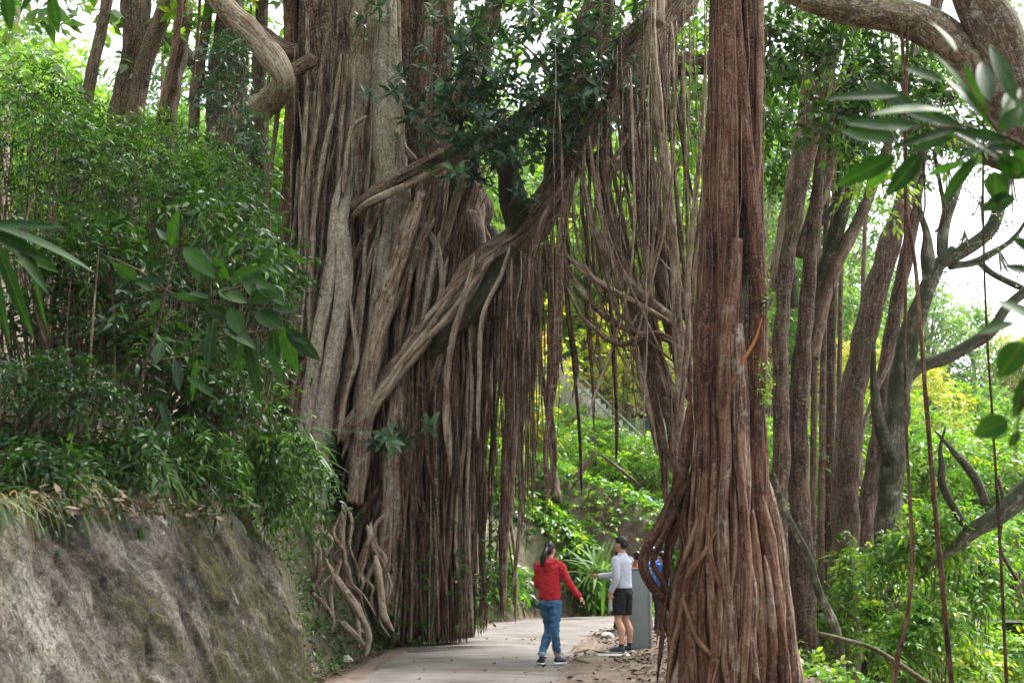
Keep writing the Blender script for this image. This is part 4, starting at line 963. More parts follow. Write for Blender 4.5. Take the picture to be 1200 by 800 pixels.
shrub('shrub', 20, 520, 10.5, [(20, 470, 50, 40, .3), (70, 450, 50, 35, .3), (110, 480, 40, 30, .3), (20, 530, 40, 20, .2)], L_SHRUB, 'feathery dark green fern-like shrub at the left edge over the wall', group=G_S, n=110, tint=(0, .55), ll=.06, lw=.02, nl=13, tl=.4, droop=.5)
shrub('shrub', 300, 520, 17, [(320, 500, 40, 30, .5), (290, 440, 40, 40, .5), (350, 560, 40, 25, .4)], L_SHRUB, 'low green shrub at the foot of the banyan above the end of the wall', group=G_S, n=80, tint=(.2, .9), ll=.1, lw=.03, nl=9)
shrub('blue_leaf_shrub', 270, 420, 19, [(262, 60, 18, 20, .4), (270, 110, 35, 30, .4), (285, 150, 32, 30, .4), (265, 190, 35, 25, .4), (300, 215, 30, 25, .4), (300, 260, 26, 20, .4), (330, 335, 24, 14, .3), (320, 300, 20, 20, .3)], L_BLUE, 'blue-green leaved sapling in front of the massive shaded trunk', 'sapling', n=60, tint=(.3, 1), ll=.13, lw=.035, nl=8, tl=.35, stems=True)
shrub('shrub', 60, 300, 17, [(30, 120, 50, 20, .5), (90, 140, 40, 25, .5), (170, 160, 60, 20, .5), (230, 190, 50, 25, .5)], L_SHRUB, 'light green shrub tops catching light behind the bank shrubs', group=G_S, n=90, tint=(.3, 1), ll=.10, lw=.028, nl=10)
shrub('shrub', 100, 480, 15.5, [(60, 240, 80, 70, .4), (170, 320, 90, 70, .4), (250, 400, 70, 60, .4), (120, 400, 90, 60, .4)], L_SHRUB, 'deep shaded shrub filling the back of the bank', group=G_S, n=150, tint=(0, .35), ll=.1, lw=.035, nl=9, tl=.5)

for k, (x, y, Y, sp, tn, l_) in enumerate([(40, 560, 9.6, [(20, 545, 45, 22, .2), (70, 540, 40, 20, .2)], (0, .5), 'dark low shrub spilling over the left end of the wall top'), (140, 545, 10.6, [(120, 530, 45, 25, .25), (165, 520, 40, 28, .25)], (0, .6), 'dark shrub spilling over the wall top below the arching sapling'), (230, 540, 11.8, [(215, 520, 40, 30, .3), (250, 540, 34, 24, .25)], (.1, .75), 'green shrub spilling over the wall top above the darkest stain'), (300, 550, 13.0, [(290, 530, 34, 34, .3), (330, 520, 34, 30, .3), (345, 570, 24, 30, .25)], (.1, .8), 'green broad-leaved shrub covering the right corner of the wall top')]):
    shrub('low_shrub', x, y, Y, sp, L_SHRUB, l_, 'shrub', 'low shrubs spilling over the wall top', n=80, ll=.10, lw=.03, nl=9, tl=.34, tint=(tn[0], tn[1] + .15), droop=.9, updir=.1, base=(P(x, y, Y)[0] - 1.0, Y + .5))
for k, (x, y, Y, sp, l_) in enumerate([(110, 470, 12.0, [(60, 330, 60, 60, .3), (120, 300, 60, 50, .3), (160, 400, 60, 50, .3)], 'broad-leaved dark bush amid the narrow-leaved shrubs'), (240, 480, 12.8, [(240, 250, 50, 40, .3), (290, 300, 40, 40, .3), (240, 470, 50, 40, .3)], 'broad-leaved bush just left of the banyan')]):
    shrub('shrub', x, y, Y, sp, L_SHRUB, l_, group=G_S, n=55, ll=.14, lw=.045, nl=7, tl=.42, tint=(.1, .8), droop=.5)
# leafy sapling with big lance leaves, middle left
def bigleaf(name, stems, lv, Y, mat, label, cat, base=None, twig=B_BACK, kind='big'):
    b = P(stems[0][0][0], stems[0][0][1], Y) if base is None else base
    t = thing(name, b, label, cat); ms, ml = MB(), MB()
    for s in stems: pxtube(ms, s, Y, sides=7, step=.04, rough=.05, tint=.5, r=R5)
    for (x0, y0, x1, y1, w, dt, tt) in lv:
        p0 = P(x0, y0, Y); p1 = P(x1, y1, Y + dt); d = p1 - p0; L = np.linalg.norm(d)
        up = np.array([R5.normal(0, .4), -1.0 + R5.normal(0, .3), .5 + R5.normal(0, .3)])
        leaves(ml, [p0], [d], [up], L, w * Y / F, tt, kind, R5.uniform(.05, .22))
    ms.build('stem', twig, t); ml.build('foliage', mat, t); return t
lv = []
for (x0, y0, x1, y1, w) in [(200, 290, 205, 245, 24), (200, 290, 185, 265, 16), (215, 290, 250, 320, 26), (235, 290, 258, 312, 10), (160, 328, 132, 308, 18), (165, 325, 195, 330, 12), (180, 340, 162, 330, 12), (185, 350, 178, 368, 14), (200, 345, 245, 352, 12), (190, 400, 182, 425, 18), (205, 330, 200, 300, 12),
        (270, 330, 300, 312, 20), (255, 340, 290, 352, 26), (250, 300, 268, 330, 16), (290, 350, 325, 345, 24), (300, 365, 330, 382, 28), (330, 380, 348, 440, 22), (335, 385, 372, 420, 22), (320, 385, 322, 430, 18), (300, 385, 308, 440, 20), (290, 385, 275, 440, 16), (275, 375, 268, 430, 16), (250, 380, 240, 430, 18), (262, 385, 300, 400, 24), (240, 360, 272, 372, 20), (300, 330, 332, 352, 22), (288, 400, 305, 470, 14), (310, 400, 335, 452, 14), (340, 390, 360, 402, 12), (270, 360, 282, 392, 24), (220, 300, 236, 330, 16), (240, 330, 262, 300, 18), (300, 350, 285, 322, 20), (232, 420, 222, 470, 14), (205, 420, 212, 455, 14), (188, 470, 200, 505, 12), (200, 480, 178, 520, 12), (218, 440, 250, 460, 12), (280, 320, 312, 330, 18), (246, 350, 222, 340, 16), (318, 360, 345, 362, 16)]:
    lv.append((x0, y0, x1, y1, w * .85, R5.uniform(-.25, .1), R5.uniform(0, 1)))
bigleaf('large_leaf_sapling', [[(150, 520, 2), (165, 450, 1.8), (185, 380, 1.6), (205, 300, 1.3)], [(168, 425, 1.5), (220, 415, 1.4), (262, 395, 1.2), (330, 385, 1)], [(120, 298, 1), (165, 318, 1.2), (205, 345, 1.2), (260, 355, 1)], [(185, 380, 1.5), (240, 350, 1.3), (300, 330, 1)]], lv, 11.0, L_FG, 'sapling with large glossy lance-shaped leaves reaching toward the banyan trunk', 'sapling')
# palm blades at left edge
lv = []
for (x0, y0, x1, y1, w) in [(-20, 262, 112, 292, 18), (-20, 268, 60, 300, 16), (-10, 272, 70, 318, 20), (-5, 280, 34, 392, 16), (-10, 290, 8, 405, 12), (30, 275, 52, 395, 6), (10, 275, 58, 340, 16), (-30, 262, 70, 262, 14), (-30, 270, -5, 380, 16)]:
    lv.append((x0, y0, x1, y1, w, R5.uniform(-.1, .1), R5.uniform(.2, 1)))
bigleaf('palm_plant', [[(-60, 330, 3), (-45, 285, 3), (-25, 265, 2.5), (0, 268, 1.5)]], lv, 7.5, L_FG, 'arching palm-like blades entering at the left edge above the wall', 'plant')

# foreground leaves
def fgplant(name, stems, spec, Y, label, mat=L_FG):
    lv = [(x0, y0, x1, y1, w, dt, tt) for (x0, y0, x1, y1, w, dt, tt) in spec]
    return bigleaf(name, stems, lv, Y, mat, label, 'branch')
fgplant('leafy_branch', [[(1260, 205, 4), (1215, 180, 3), (1180, 160, 2.5), (1140, 150, 2), (1110, 130, 1.5)], [(1180, 160, 2), (1160, 140, 1.5), (1130, 90, 1)], [(1140, 150, 1.6), (1070, 150, 1.3), (1030, 180, 1)], [(1215, 180, 2), (1190, 210, 1.5), (1175, 215, 1)]],
 [(1055, 112, 968, 110, 18, .05, .4), (1085, 150, 988, 140, 26, .1, .5), (1050, 165, 985, 150, 30, .1, .8), (1050, 182, 982, 215, 26, 0, .6), (1050, 180, 1012, 225, 18, .1, 1), (1080, 180, 1040, 228, 24, 0, .1), (1110, 130, 1025, 118, 20, -.1, .9), (1130, 150, 1060, 122, 20, .1, .2), (1140, 150, 1040, 160, 16, 0, .3), (1145, 130, 1105, 50, 16, 0, 1), (1150, 140, 1112, 78, 14, .1, .2), (1160, 150, 1128, 70, 12, 0, .9), (1170, 155, 1200, 120, 20, 0, .8), (1180, 165, 1130, 150, 18, -.1, .3), (1190, 200, 1120, 140, 12, 0, .3), (1185, 160, 1205, 210, 20, .1, .9), (1165, 200, 1170, 238, 32, 0, 1), (1200, 175, 1140, 168, 14, .1, .2), (1170, 150, 1200, 97, 14, .1, 1), (1195, 150, 1180, 100, 26, .1, .9), (1120, 160, 1060, 178, 16, .1, .6), (1160, 170, 1105, 195, 16, .1, .3), (1100, 140, 1020, 100, 16, .15, .7), (1200, 210, 1168, 180, 26, 0, .4), (1105, 95, 1060, 75, 18, .1, .3), (1120, 60, 1095, 20, 18, .1, .5), (1160, 120, 1150, 60, 22, .1, .2), (1075, 130, 1010, 90, 20, .2, .1), (1145, 185, 1100, 235, 20, .1, .3), (1190, 120, 1160, 40, 20, .1, .4), (1130, 190, 1085, 205, 16, .1, .6), (1190, 230, 1150, 245, 22, 0, .3)], 4.2, 'blurred glossy leaves on a twig close to the camera at upper right')
fgplant('leafy_branch', [[(1260, 380, 2), (1225, 400, 2), (1205, 440, 1.8), (1192, 500, 1.4), (1190, 560, 1)], [(1225, 400, 1.5), (1205, 350, 1.2), (1200, 310, 1)], [(1250, 300, 1.4), (1215, 300, 1.2), (1198, 270, 1)]],
 [(1190, 378, 1143, 388, 18, 0, .8), (1200, 400, 1170, 440, 34, 0, .5), (1222, 380, 1172, 345, 26, 0, .7), (1182, 492, 1142, 508, 30, 0, .7), (1195, 505, 1182, 524, 12, 0, .6), (1205, 440, 1190, 490, 26, 0, .3), (1215, 320, 1175, 310, 16, 0, .1), (1220, 300, 1185, 275, 18, 0, .2), (1210, 420, 1230, 460, 30, 0, .7), (1200, 350, 1225, 330, 20, 0, .5)], 3.6, 'few dark serrated leaves dangling at the middle of the right edge')
fgplant('leafy_branch', [[(20, -90, 1.6), (16, -40, 1.4), (12, -5, 1)], [(70, -90, 1.5), (64, -40, 1.2), (62, -5, 1)]], [(8, -12, 10, 34, 20, 0, .4), (60, -12, 66, 39, 18, 0, .5), (48, -20, 20, 14, 14, 0, .2), (70, -10, 92, 28, 4, 0, .2), (40, -24, 60, -2, 14, 0, .1)], 4.5, 'three dark leaf tips hanging at the very top left corner')
# low leaves on limb foot
n = 60; t = thing('epiphyte_plant', P(455, 500, 21.3), 'small bright rosettes of leaves growing where the diagonal limb meets the trunk', 'plant')
mb = MB(); c = np.array([P(455 + R5.normal(0, 18), 512 + R5.normal(0, 8), 21.2 + R5.normal(0, .2)) for _ in range(14)])
rosettes(mb, c, norm(R5.normal(size=(14, 3)) + [0, -.6, .6]), 9, .26, .09, (.3, 1), 'mid', r=R5); mb.build('foliage', L_BLUE, t)

# grass and strap leaves overhanging the wall
def blades(mb, roots, dirs, L, W, tint, curl, rr=R5):
    leaves(mb, roots, dirs, np.array([0, -.3, 1.0]) + .2 * rr.normal(size=(len(roots), 3)), L, W, tint, 'blade', curl)
mb = MB(); md = MB()
def topat(u): i = int(np.clip(u, 0, 1) * 360); return WALLTOP[i]
n = 420; us = np.clip(R5.beta(4, 1.6, n), .25, 1); rt = np.array([topat(u) for u in us]) + R5.normal(0, .10, (n, 3)) * [1, 1, .2] + np.array([-.12, 0, .0])
dr = R5.normal(0, .6, (n, 3)) + [.35, -.35, .1]
tt = np.where(R5.random(n) < .14, 1.0, R5.uniform(.0, .8, n))
blades(mb, rt, dr, R5.uniform(.15, .42, n), R5.uniform(.008, .018, n), tt, R5.uniform(.5, 1.3, n))
n = 260; us = np.clip(R5.normal(.93, .07, n), 0, 1); rt = np.array([topat(u) for u in us]) + R5.normal(0, .15, (n, 3)) * [1, 1, .4] + [-.15, .2, .05]
blades(mb, rt, R5.normal(0, .4, (n, 3)) + [.4, -.3, -.1], R5.uniform(.2, .42, n), R5.uniform(.018, .035, n), R5.uniform(.1, .9, n), R5.uniform(.5, 1.1, n))
n = 500; us = R5.uniform(.3, .98, n); rt = np.array([topat(u) for u in us]) + R5.normal(0, .06, (n, 3)) * [1, 1, .4]
blades(mb, rt, R5.normal(0, .3, (n, 3)) + [.5, -.4, -.1], R5.uniform(.12, .34, n), .007, R5.uniform(.85, 1, n), R5.uniform(.6, 1.2, n))
tag(mb.build('grass', L_GRASS), 'long green and orange-dry grass hanging over the top of the concrete wall', 'grass', kind='stuff')
# strap-leaf clumps
for (x, y, Y, lab) in [(365, 520, 16.2, 'strap-leaved clump above the right end of the wall'), (330, 560, 14.6, 'strap-leaved clump right at the corner of the wall top')]:
    b = P(x, y, Y); t = thing('strap_leaf_plant', b, lab, 'plant', 'strap-leaved clumps at the end of the wall'); m_ = MB(); n = 90
    blades(m_, b + R5.normal(0, .07, (n, 3)) + [-.15, 0, 0], R5.normal(0, .5, (n, 3)) + [.3, -.5, .0], R5.uniform(.3, .6, n), R5.uniform(.02, .045, n), R5.uniform(0, .55, n), R5.uniform(.7, 1.5, n)); m_.build('leaves', L_GRASS, t)

# leaf litter
mb = MB()
def litter(n, fx, fy, zf, L=(.05, .12)):
    x = fx(n); y = fy(n); z = zf(x, y)
    d = R5.normal(0, 1, (n, 3)) * [1, 1, .25]; l = R5.uniform(*L, n)
    leaves(mb, np.stack([x, y, z + .02], -1), d, np.array([0, 0, 1.0]) + .4 * R5.normal(size=(n, 3)), l, l * .5, np.clip(R5.beta(1.6, 2, n), 0, 1), 'mid', R5.uniform(-.3, .3, n))
ground_z = lambda x, y: np.maximum(H(x, y), dz(x, y))
litter(2300, lambda n: R5.uniform(1.5, 4.2, n), lambda n: R5.uniform(15.5, 27, n), ground_z)
litter(260, lambda n: R5.uniform(.3, 2.0, n), lambda n: R5.uniform(15, 24, n), ground_z)
n_ = 1500; yy = R5.uniform(14.5, 30, n_); xx = np.interp(yy, LEy, LEx) - np.abs(R5.normal(0, .45, n_)) + .15
litter(n_, lambda n: xx, lambda n: yy, ground_z)
litter(1800, lambda n: R5.uniform(-2, 9, n), lambda n: 33.0 + np.abs(R5.normal(0, 1.3, n)), H, (.08, .2))
litter(1300, lambda n: R5.uniform(-5.2, -2.6, n), lambda n: R5.uniform(8.5, 14, n), lambda x, y: np.maximum(H(x, y), 1.9) + R5.uniform(-.05, .12, len(x)), (.04, .11))
litter(60, lambda n: R5.uniform(-2, 1, n), lambda n: R5.uniform(15, 28, n), lambda x, y: 0 * x + .055, (.04, .08))
tag(mb.build('leaf_litter', L_DRY), 'fallen brown leaves scattered on the soil along the path edges', 'leaves', kind='stuff')
# ground cover on the left bank foot and the far bank
mb = MB(); n = 900; y = R5.uniform(17, 31, n); x = np.interp(y, LEy, LEx) - np.abs(R5.normal(.35, .4, n)); 
keep = R5.random(n) < .65; x, y = x[keep], y[keep]; c = np.stack([x, y, H(x, y) + .03], -1)
sprays(mb, c, R5.normal(0, .6, (len(x), 3)) + [.5, -.3, .6], .22, 6, .07, .03, tint=(0, .9), r=R5)
tag(mb.build('ground_cover', L_SHRUB), 'small creeping plants on the soil at the foot of the banyan', 'ground cover', kind='stuff')
mb = MB(); n = 1500
c = np.stack([R5.uniform(3.2, 9, n), R5.uniform(14, 34, n), np.zeros(n)], -1); c[:, 2] = H(c[:, 0], c[:, 1]) + .05
c = c[(c[:, 0] > 3.4 + .0 * c[:, 1])]
sprays(mb, c, R5.normal(0, .6, (len(c), 3)) + [0, 0, .9], .5, 8, .11, .05, tint=(0, 1), r=R5)
tag(mb.build('undergrowth', L_BRIGHT), 'bright green undergrowth on the slope right of the root column', 'undergrowth', kind='stuff')

# ------------------------------------------------------------------ vegetated bank across the path
R6 = np.random.default_rng(61)
G_B = 'leafy bushes on the bank beyond the bend'
labs = ['leftmost leafy bush on the far bank, half behind the hanging roots', 'bright green bush on the far bank above the walker in red', 'glossy bush on the far bank between the two walkers', 'low bush at the path edge left of the walker in red', 'light green bush behind the head of the man in grey', 'tall lush bush rising behind the hanging root ends', 'pale bush on the far bank just left of the root column', 'dark bush at the path edge under the root ends', 'small bush by the bend in front of the bank', 'broad-leaved bush above the grey pillar', 'bush on the far bank seen dimly between the thickest hanging roots', 'yellowing bush high on the far bank behind the root ends', 'small bush tucked against the right edge of the root curtain']
for k, (x, y, rx, ry, tn, m_, Y) in enumerate([(585, 640, 22, 55, (0, .5), L_SHRUB, 33.5), (625, 625, 36, 48, (.3, 1), L_BRIGHT, 34.6), (672, 660, 26, 40, (.1, .9), L_BRIGHT, 34), (610, 690, 30, 22, (0, .6), L_SHRUB, 33.4), (700, 620, 30, 40, (.2, .9), L_BRIGHT, 35.5), (640, 580, 34, 36, (.4, 1), L_BRIGHT, 36), (745, 620, 30, 45, (.1, .8), L_FAR, 36), (590, 705, 22, 16, (0, .5), L_SHRUB, 32.6), (690, 690, 30, 22, (0, .8), L_BRIGHT, 34), (775, 660, 26, 40, (.1, .9), L_BRIGHT, 35), (560, 560, 40, 60, (.3, 1), L_BRIGHT, 34), (600, 500, 40, 50, (.4, 1), L_YELLOW, 37), (575, 680, 24, 30, (.2, .8), L_BRIGHT, 31)]):
    shrub('leafy_bush', x, y + ry * .8, Y, [(x, y, rx, ry, .5), (x - rx * .4, y + ry * .4, rx * .7, ry * .5, .4), (x + rx * .5, y - ry * .2, rx * .6, ry * .6, .4)], m_, labs[k], 'bush', G_B, n=70, ll=.24, lw=.09, nl=7, tl=.5, tint=tn, kind='mid', droop=.5, rr=R6)
t = thing('broad_leaf_plant', P(705, 655, 31.6), 'bright plant with long arching strap leaves in front of the man in grey', 'plant'); mb = MB(); n = 26
blades(mb, P(700, 672, 31.8) + R6.normal(0, .08, (n, 3)), R6.normal(0, .6, (n, 3)) + [-.1, -.3, .8], R6.uniform(.6, 1.1, n), R6.uniform(.06, .1, n), R6.uniform(.6, .84, n), R6.uniform(.5, 1, n), R6); mb.build('leaves', L_GRASS, t)

# ------------------------------------------------------------------ bushes and saplings right of the column
G_R = 'bushes on the slope at the right'
labsR = ['lush green bush right of the branching grey tree, mid height', 'bush with drooping sprays under the mossy bough', 'bright bush at the bottom, just right of the grey tree foot', 'pale green shrub at the bottom right corner', 'yellow-green shrub at the bottom edge near the dangling root', 'pale bluish shrub mass on the lower right slope', 'fresh sapling foliage between the root column and double trunk', 'leafy sapling low behind the fallen branch', 'light foliage around the double trunk at mid height', 'hazy shrub right of the mossy bough']
for k, (x, y, rx, ry, tn, m_, Y, ll, nn) in enumerate([(1085, 630, 42, 36, (.2, 1), L_BRIGHT, 21, .12, 190), (1125, 680, 45, 50, (.1, .9), L_BRIGHT, 23, .13, 170), (1070, 740, 40, 40, (.2, 1), L_BRIGHT, 20, .12, 150), (1170, 770, 50, 30, (.5, 1), L_BRIGHT, 26, .14, 150), (1110, 785, 50, 22, (.6, 1), L_BRIGHT, 22, .14, 130), (1175, 700, 50, 40, (.2, 1), L_FAR, 33, .16, 200), (965, 560, 26, 70, (.4, 1), L_BRIGHT, 25.5, .12, 110), (985, 700, 40, 60, (.2, 1), L_BRIGHT, 23, .12, 110), (1000, 620, 45, 60, (.5, 1), L_BRIGHT, 28, .15, 110), (1190, 640, 30, 50, (.3, 1), L_FAR, 36, .16, 140)]):
    shrub('bush', x, y + ry, Y, [(x, y, rx, ry, .8), (x - rx * .5, y + ry * .5, rx * .7, ry * .6, .6), (x + rx * .5, y - ry * .3, rx * .7, ry * .7, .6)], m_, labsR[k], 'bush', G_R, n=nn, ll=ll, lw=ll * .42, nl=8, tl=.45, tint=tn, kind='mid', droop=.5, rr=R6)
# canopy foliage around top centre/right (mid distance)
G_C = 'foliage sprays hanging high between the trunks'
labsC = ['dark glossy leaf canopy right of the root column top', 'leaf canopy under the flaky limb at the top', 'small leaves around the mossy fork top', 'pendent bright leaves above the leaning double trunk', 'green leaf mass left of the flaky limb bend', 'thin foliage beside the sky gap at the right', 'tiny-leaved twigs on the branching grey tree', 'leafy sprays framing the right side of the root column top', 'leaf sprays hanging behind the arch, left of the root column']
for k, (spec, Y, m_, ll, nn, tn) in enumerate([([(920, 40, 30, 40, .8), (905, 110, 18, 40, .6), (930, 130, 30, 25, .6), (915, 180, 20, 25, .5)], 22, L_BRIGHT, .17, 60, (.0, .7)), ([(985, 50, 40, 30, .8), (1040, 50, 40, 25, .8), (1000, 100, 40, 30, .6), (1075, 110, 40, 30, .6)], 20, L_BRIGHT, .14, 60, (.1, .9)), ([(985, 160, 40, 30, .6), (940, 200, 30, 30, .5), (1025, 160, 30, 25, .5)], 22, L_SHRUB, .12, 45, (.1, .9)), ([(1030, 225, 18, 25, .4), (1020, 200, 25, 20, .4)], 19, L_BRIGHT, .13, 26, (.6, 1)), ([(1060, 180, 35, 25, .6), (1100, 150, 35, 25, .6)], 24, L_SHRUB, .14, 60, (.1, .8)), ([(1180, 60, 30, 60, .8), (1185, 150, 20, 40, .6), (1160, 170, 30, 20, .6)], 26, L_FAR, .14, 50, (.1, .8)), ([(1130, 300, 30, 20, .5), (1150, 260, 20, 20, .5), (1170, 320, 30, 18, .5), (1110, 220, 20, 20, .4), (1185, 240, 20, 30, .4)], 23, L_SHRUB, .07, 30, (0, 1)), ([(930, 20, 40, 30, .6), (970, 90, 40, 30, .6), (900, 60, 24, 30, .5), (1040, 110, 40, 25, .5), (1010, 30, 40, 25, .5), (1070, 80, 35, 25, .5), (985, 150, 35, 20, .5), (1110, 130, 35, 22, .5)], 17.5, L_SHRUB, .16, 62, (.1, .9)), ([(740, 120, 40, 30, .6), (790, 90, 30, 40, .6), (760, 30, 50, 30, .6), (800, 150, 20, 40, .5)], 23.5, L_BRIGHT, .18, 45, (.0, .8))]):
    c = P(spec[0][0], spec[0][1] - 40, Y)
    t = thing('hanging_foliage', c, labsC[k], 'foliage', G_C); mf, ms = MB(), MB()
    for (cx, cy, rx, ry, dY) in spec:
        a = rdir(nn, R6) * R6.uniform(.3, 1, (nn, 1)) ** .5; pts = P(cx, cy, Y) + a * np.array([rx, dY * F / Y, ry]) * Y / F
        sprays(mf, pts, a + R6.normal(0, .4, (nn, 3)) + [0, -.1, -.1], .4, 7, ll, ll * .42, tint=tn, droop=.4, r=R6)
        for p in pts[::6]: tube(ms, [P(cx, cy - ry * 1.6, Y + .2), (P(cx, cy - ry * .6, Y) + p) / 2, p], [.02, .012, .005], sides=5, step=.15, rough=.05, r=R6, cap=False)
    mf.build('leaves', m_, t); tag(ms.build('twigs', B_BACK, t), kind='stuff')

mb = MB(); n = 8500
c = np.stack([R6.uniform(-4.5, 9, n), 33.6 + 9 * R6.random(n) ** 1.4, np.zeros(n)], -1); c[:, 2] = H(c[:, 0], c[:, 1]) + .03
vn = vnoise(c[:, 0], c[:, 1], 1.3, 9) + R6.normal(0, .35, n); c = c[vn > -.6]
sprays(mb, c, R6.normal(0, .5, (len(c), 3)) + [0, -.6, .8], .42, 6, .17, .08, tint=(.1, 1), r=R6)
tag(mb.build('ground_cover', L_BRIGHT), 'leafy ground cover over the bank beyond the bend of the path', 'ground cover', kind='stuff')
mb = MB(); n = 900
yy = R6.uniform(14.2, 24, n); xx = np.interp(yy, LEy, LEx) - R6.uniform(0, 1.3, n); c = np.stack([xx, yy, H(xx, yy) + .02], -1)
sprays(mb, c, R6.normal(0, .5, (n, 3)) + [.7, -.5, .2], .22, 6, .08, .028, tint=(0, .8), droop=.7, r=R6)
tag(mb.build('ground_cover', L_SHRUB), 'trailing weeds on the soil bank between the wall end and the banyan', 'ground cover', kind='stuff')
# ------------------------------------------------------------------ forest backdrop: prototypes copied by hand
def proto(name, hgt, rad, n, ll, mat, trunk_mat, seed, tint=(0, 1), narrow=1.0, trunk_r=.14):
    r = np.random.default_rng(seed)
    t = thing(name, (0, 0, 0), 'x', 'tree')
    mt = MB(); tube(mt, [(0, 0, -1), (r.uniform(-.2, .2), 0, hgt * .35), (r.uniform(-.4, .4), r.uniform(-.3, .3), hgt * .8)], [trunk_r * 1.3, trunk_r, trunk_r * .4], sides=9, step=.4, flute=.06, rough=.04, tint=.5, r=r)
    mc = MB(); K = int(n / 60); 
    cc = []
    for k in range(K):
        z = hgt * r.uniform(.3, 1.0); u = (z / hgt - .3) / .7
        rr_ = rad * (math.sin(PI * min(1, .15 + .85 * u) ** .8) ** .6 + .1) * r.uniform(.3, 1.0) ** .6; a = r.uniform(0, 6.28)
        cc.append((rr_ * math.cos(a), rr_ * math.sin(a) * .9, z * narrow))
    cc = np.array(cc)
    for p in cc[::4]:
        tube(mt, [(0, 0, p[2] * .65), p * [.5, .5, .9], p], [trunk_r * .4, trunk_r * .25, .02], sides=5, step=.4, rough=.03, tint=.5, r=r, cap=False)
    mt.build('trunk', trunk_mat, t)
    for p in cc:
        m = 8; a = rdir(m, r); tb = r.uniform(*tint)
        sprays(mc, p + a * .25 * rad * r.uniform(.2, .5), a + [0, 0, .15], .26 * rad, 8, ll, ll * .5, 'far', .35, 1, (max(0, tb - .25), min(1, tb + .25)), r=r)
    mc.build('crown', mat, t); return t
protos = {
 'green': proto('forest_tree', 9, 3.0, 7000, .26, L_FAR, B_BACK, 1),
 'bright': proto('forest_tree', 8, 2.8, 6500, .24, L_BRIGHT, B_BACK, 2, (.4, 1)),
 'yellow': proto('forest_tree', 6.5, 2.3, 4200, .2, L_YELLOW, B_BACK, 3, (.1, .95)),
 'slim': proto('forest_tree', 13, 2.2, 5200, .24, L_FAR, B_GREY, 4, (.1, 1)),
 'bush': proto('forest_bush', 3.2, 2.2, 3600, .18, L_BRIGHT, B_BACK, 5, (.2, 1)),
}
used = set()
R7 = np.random.default_rng(71)
def put(kind, x, y, s, label, group, cat='tree', sz=None):
    p = protos[kind]
    o = p if kind not in used else copy_tree(p); used.add(kind)
    o.location = (x, y, gz(x, y) - .1); o.rotation_euler = (0, 0, R7.uniform(0, 6.28)); s = s * R7.uniform(.88, 1.12); o.scale = (s, s, s * (sz or R7.uniform(.9, 1.1)))
    o['label'] = label; o['group'] = group; o['category'] = cat
def putpx(kind, px, Y, s, label, group, cat='tree', sz=None):
    put(kind, (px - 600) / F * Y * .99, Y, s, label, group, cat, sz)
# slope in the centre gap
for (k, px, Y, s) in [('yellow', 590, 40, .9), ('yellow', 735, 43, .9), ('bright', 715, 48, 1.0), ('yellow', 600, 47, 1.0), ('bright', 780, 47, 1.1), ('yellow', 770, 41, .7), ('green', 640, 52, 1.2), ('bright', 720, 55, 1.2), ('yellow', 690, 50, 1), ('green', 800, 55, 1.3), ('bright', 590, 48, 1.1)]:
    putpx(k, px, Y, s, 'sunny yellow-green tree on the slope seen through the arch of roots', 'small trees on the slope behind the arch')
for (px, Y, s) in [(650, 37.5, .5), (700, 38.5, .5), (745, 38, .55), (790, 38, .6), (600, 37, .6), (820, 37, .6), (670, 41, .5), (720, 41, .5)]:
    putpx('bush', px, Y, s, 'light leafy bush on the slope seen through the arch of roots', 'bushes on the slope behind the arch', 'bush')
# upper left hillside
for i_, (px) in enumerate(np.linspace(-60, 560, 13)):
    for Y, s in ((44, .95), (60, 1.25)):
        putpx(['green', 'slim', 'bright', 'green'][int(R7.integers(4))], px + R7.uniform(-25, 25), Y + R7.uniform(-4, 4), s, 'pale hazy tree on the uphill side behind the upper left trunks', 'hazy trees on the left hillside')
for px in np.linspace(560, 900, 8):
    for Y, s in ((62, 1.15), (86, 1.3)):
        putpx(['green', 'slim', 'bright'][int(R7.integers(3))], px + R7.uniform(-20, 20), Y + R7.uniform(-4, 4), s, 'tall hazy tree high behind the arch of roots', 'tall trees behind the arch')
# right valley
for (px, Y, s) in [(905, 46, .9), (935, 52, .95), (965, 47, .8), (995, 55, 1.0), (1030, 58, .95), (1060, 62, .85), (880, 58, 1.2)]:
    putpx('slim', px, Y, s, 'pale slim tree seen between the trunks right of the root column', 'slim trees behind the right trunks')
for i_, px in enumerate(np.linspace(880, 1320, 11)):
    for Y, s in ((48, .8), (64, 1.05), (82, 1.15), (104, 1.3)):
        if R7.random() < .92: putpx(['green', 'bright', 'green', 'yellow'][int(R7.integers(4))], px + R7.uniform(-20, 20), Y + R7.uniform(-4, 4), s, 'washed-out tree across the valley on the right', 'trees across the valley')
for px in np.linspace(900, 1300, 12):
    for Y in (31, 40):
        putpx('bush', px + R7.uniform(-15, 15), Y + R7.uniform(-2, 2), R7.uniform(.7, 1.2), 'pale leafy bush down in the valley on the right', 'bushes in the valley', 'bush')
# unseen trees beside and behind the viewpoint, added to shade the lane
for (x, y, s) in [(-8, 4, 1.3), (-10, 11, 1.4), (-12, 18, 1.5), (-6, -3, 1.3), (-1, -6, 1.4), (4.5, -4, 1.4), (9, 1, 1.3), (10, 7, 1.3), (-3.5, -11, 1.5), (8, -10, 1.5), (2, -15, 1.6), (-12, -8, 1.5), (14, -4, 1.5), (-14, 26, 1.5)]:
    put('green', x, y, s, 'added shade tree around the viewpoint, outside the picture', 'trees around the viewpoint')
for kk, p in protos.items():
    if kk not in used: bpy.data.objects.remove(p)
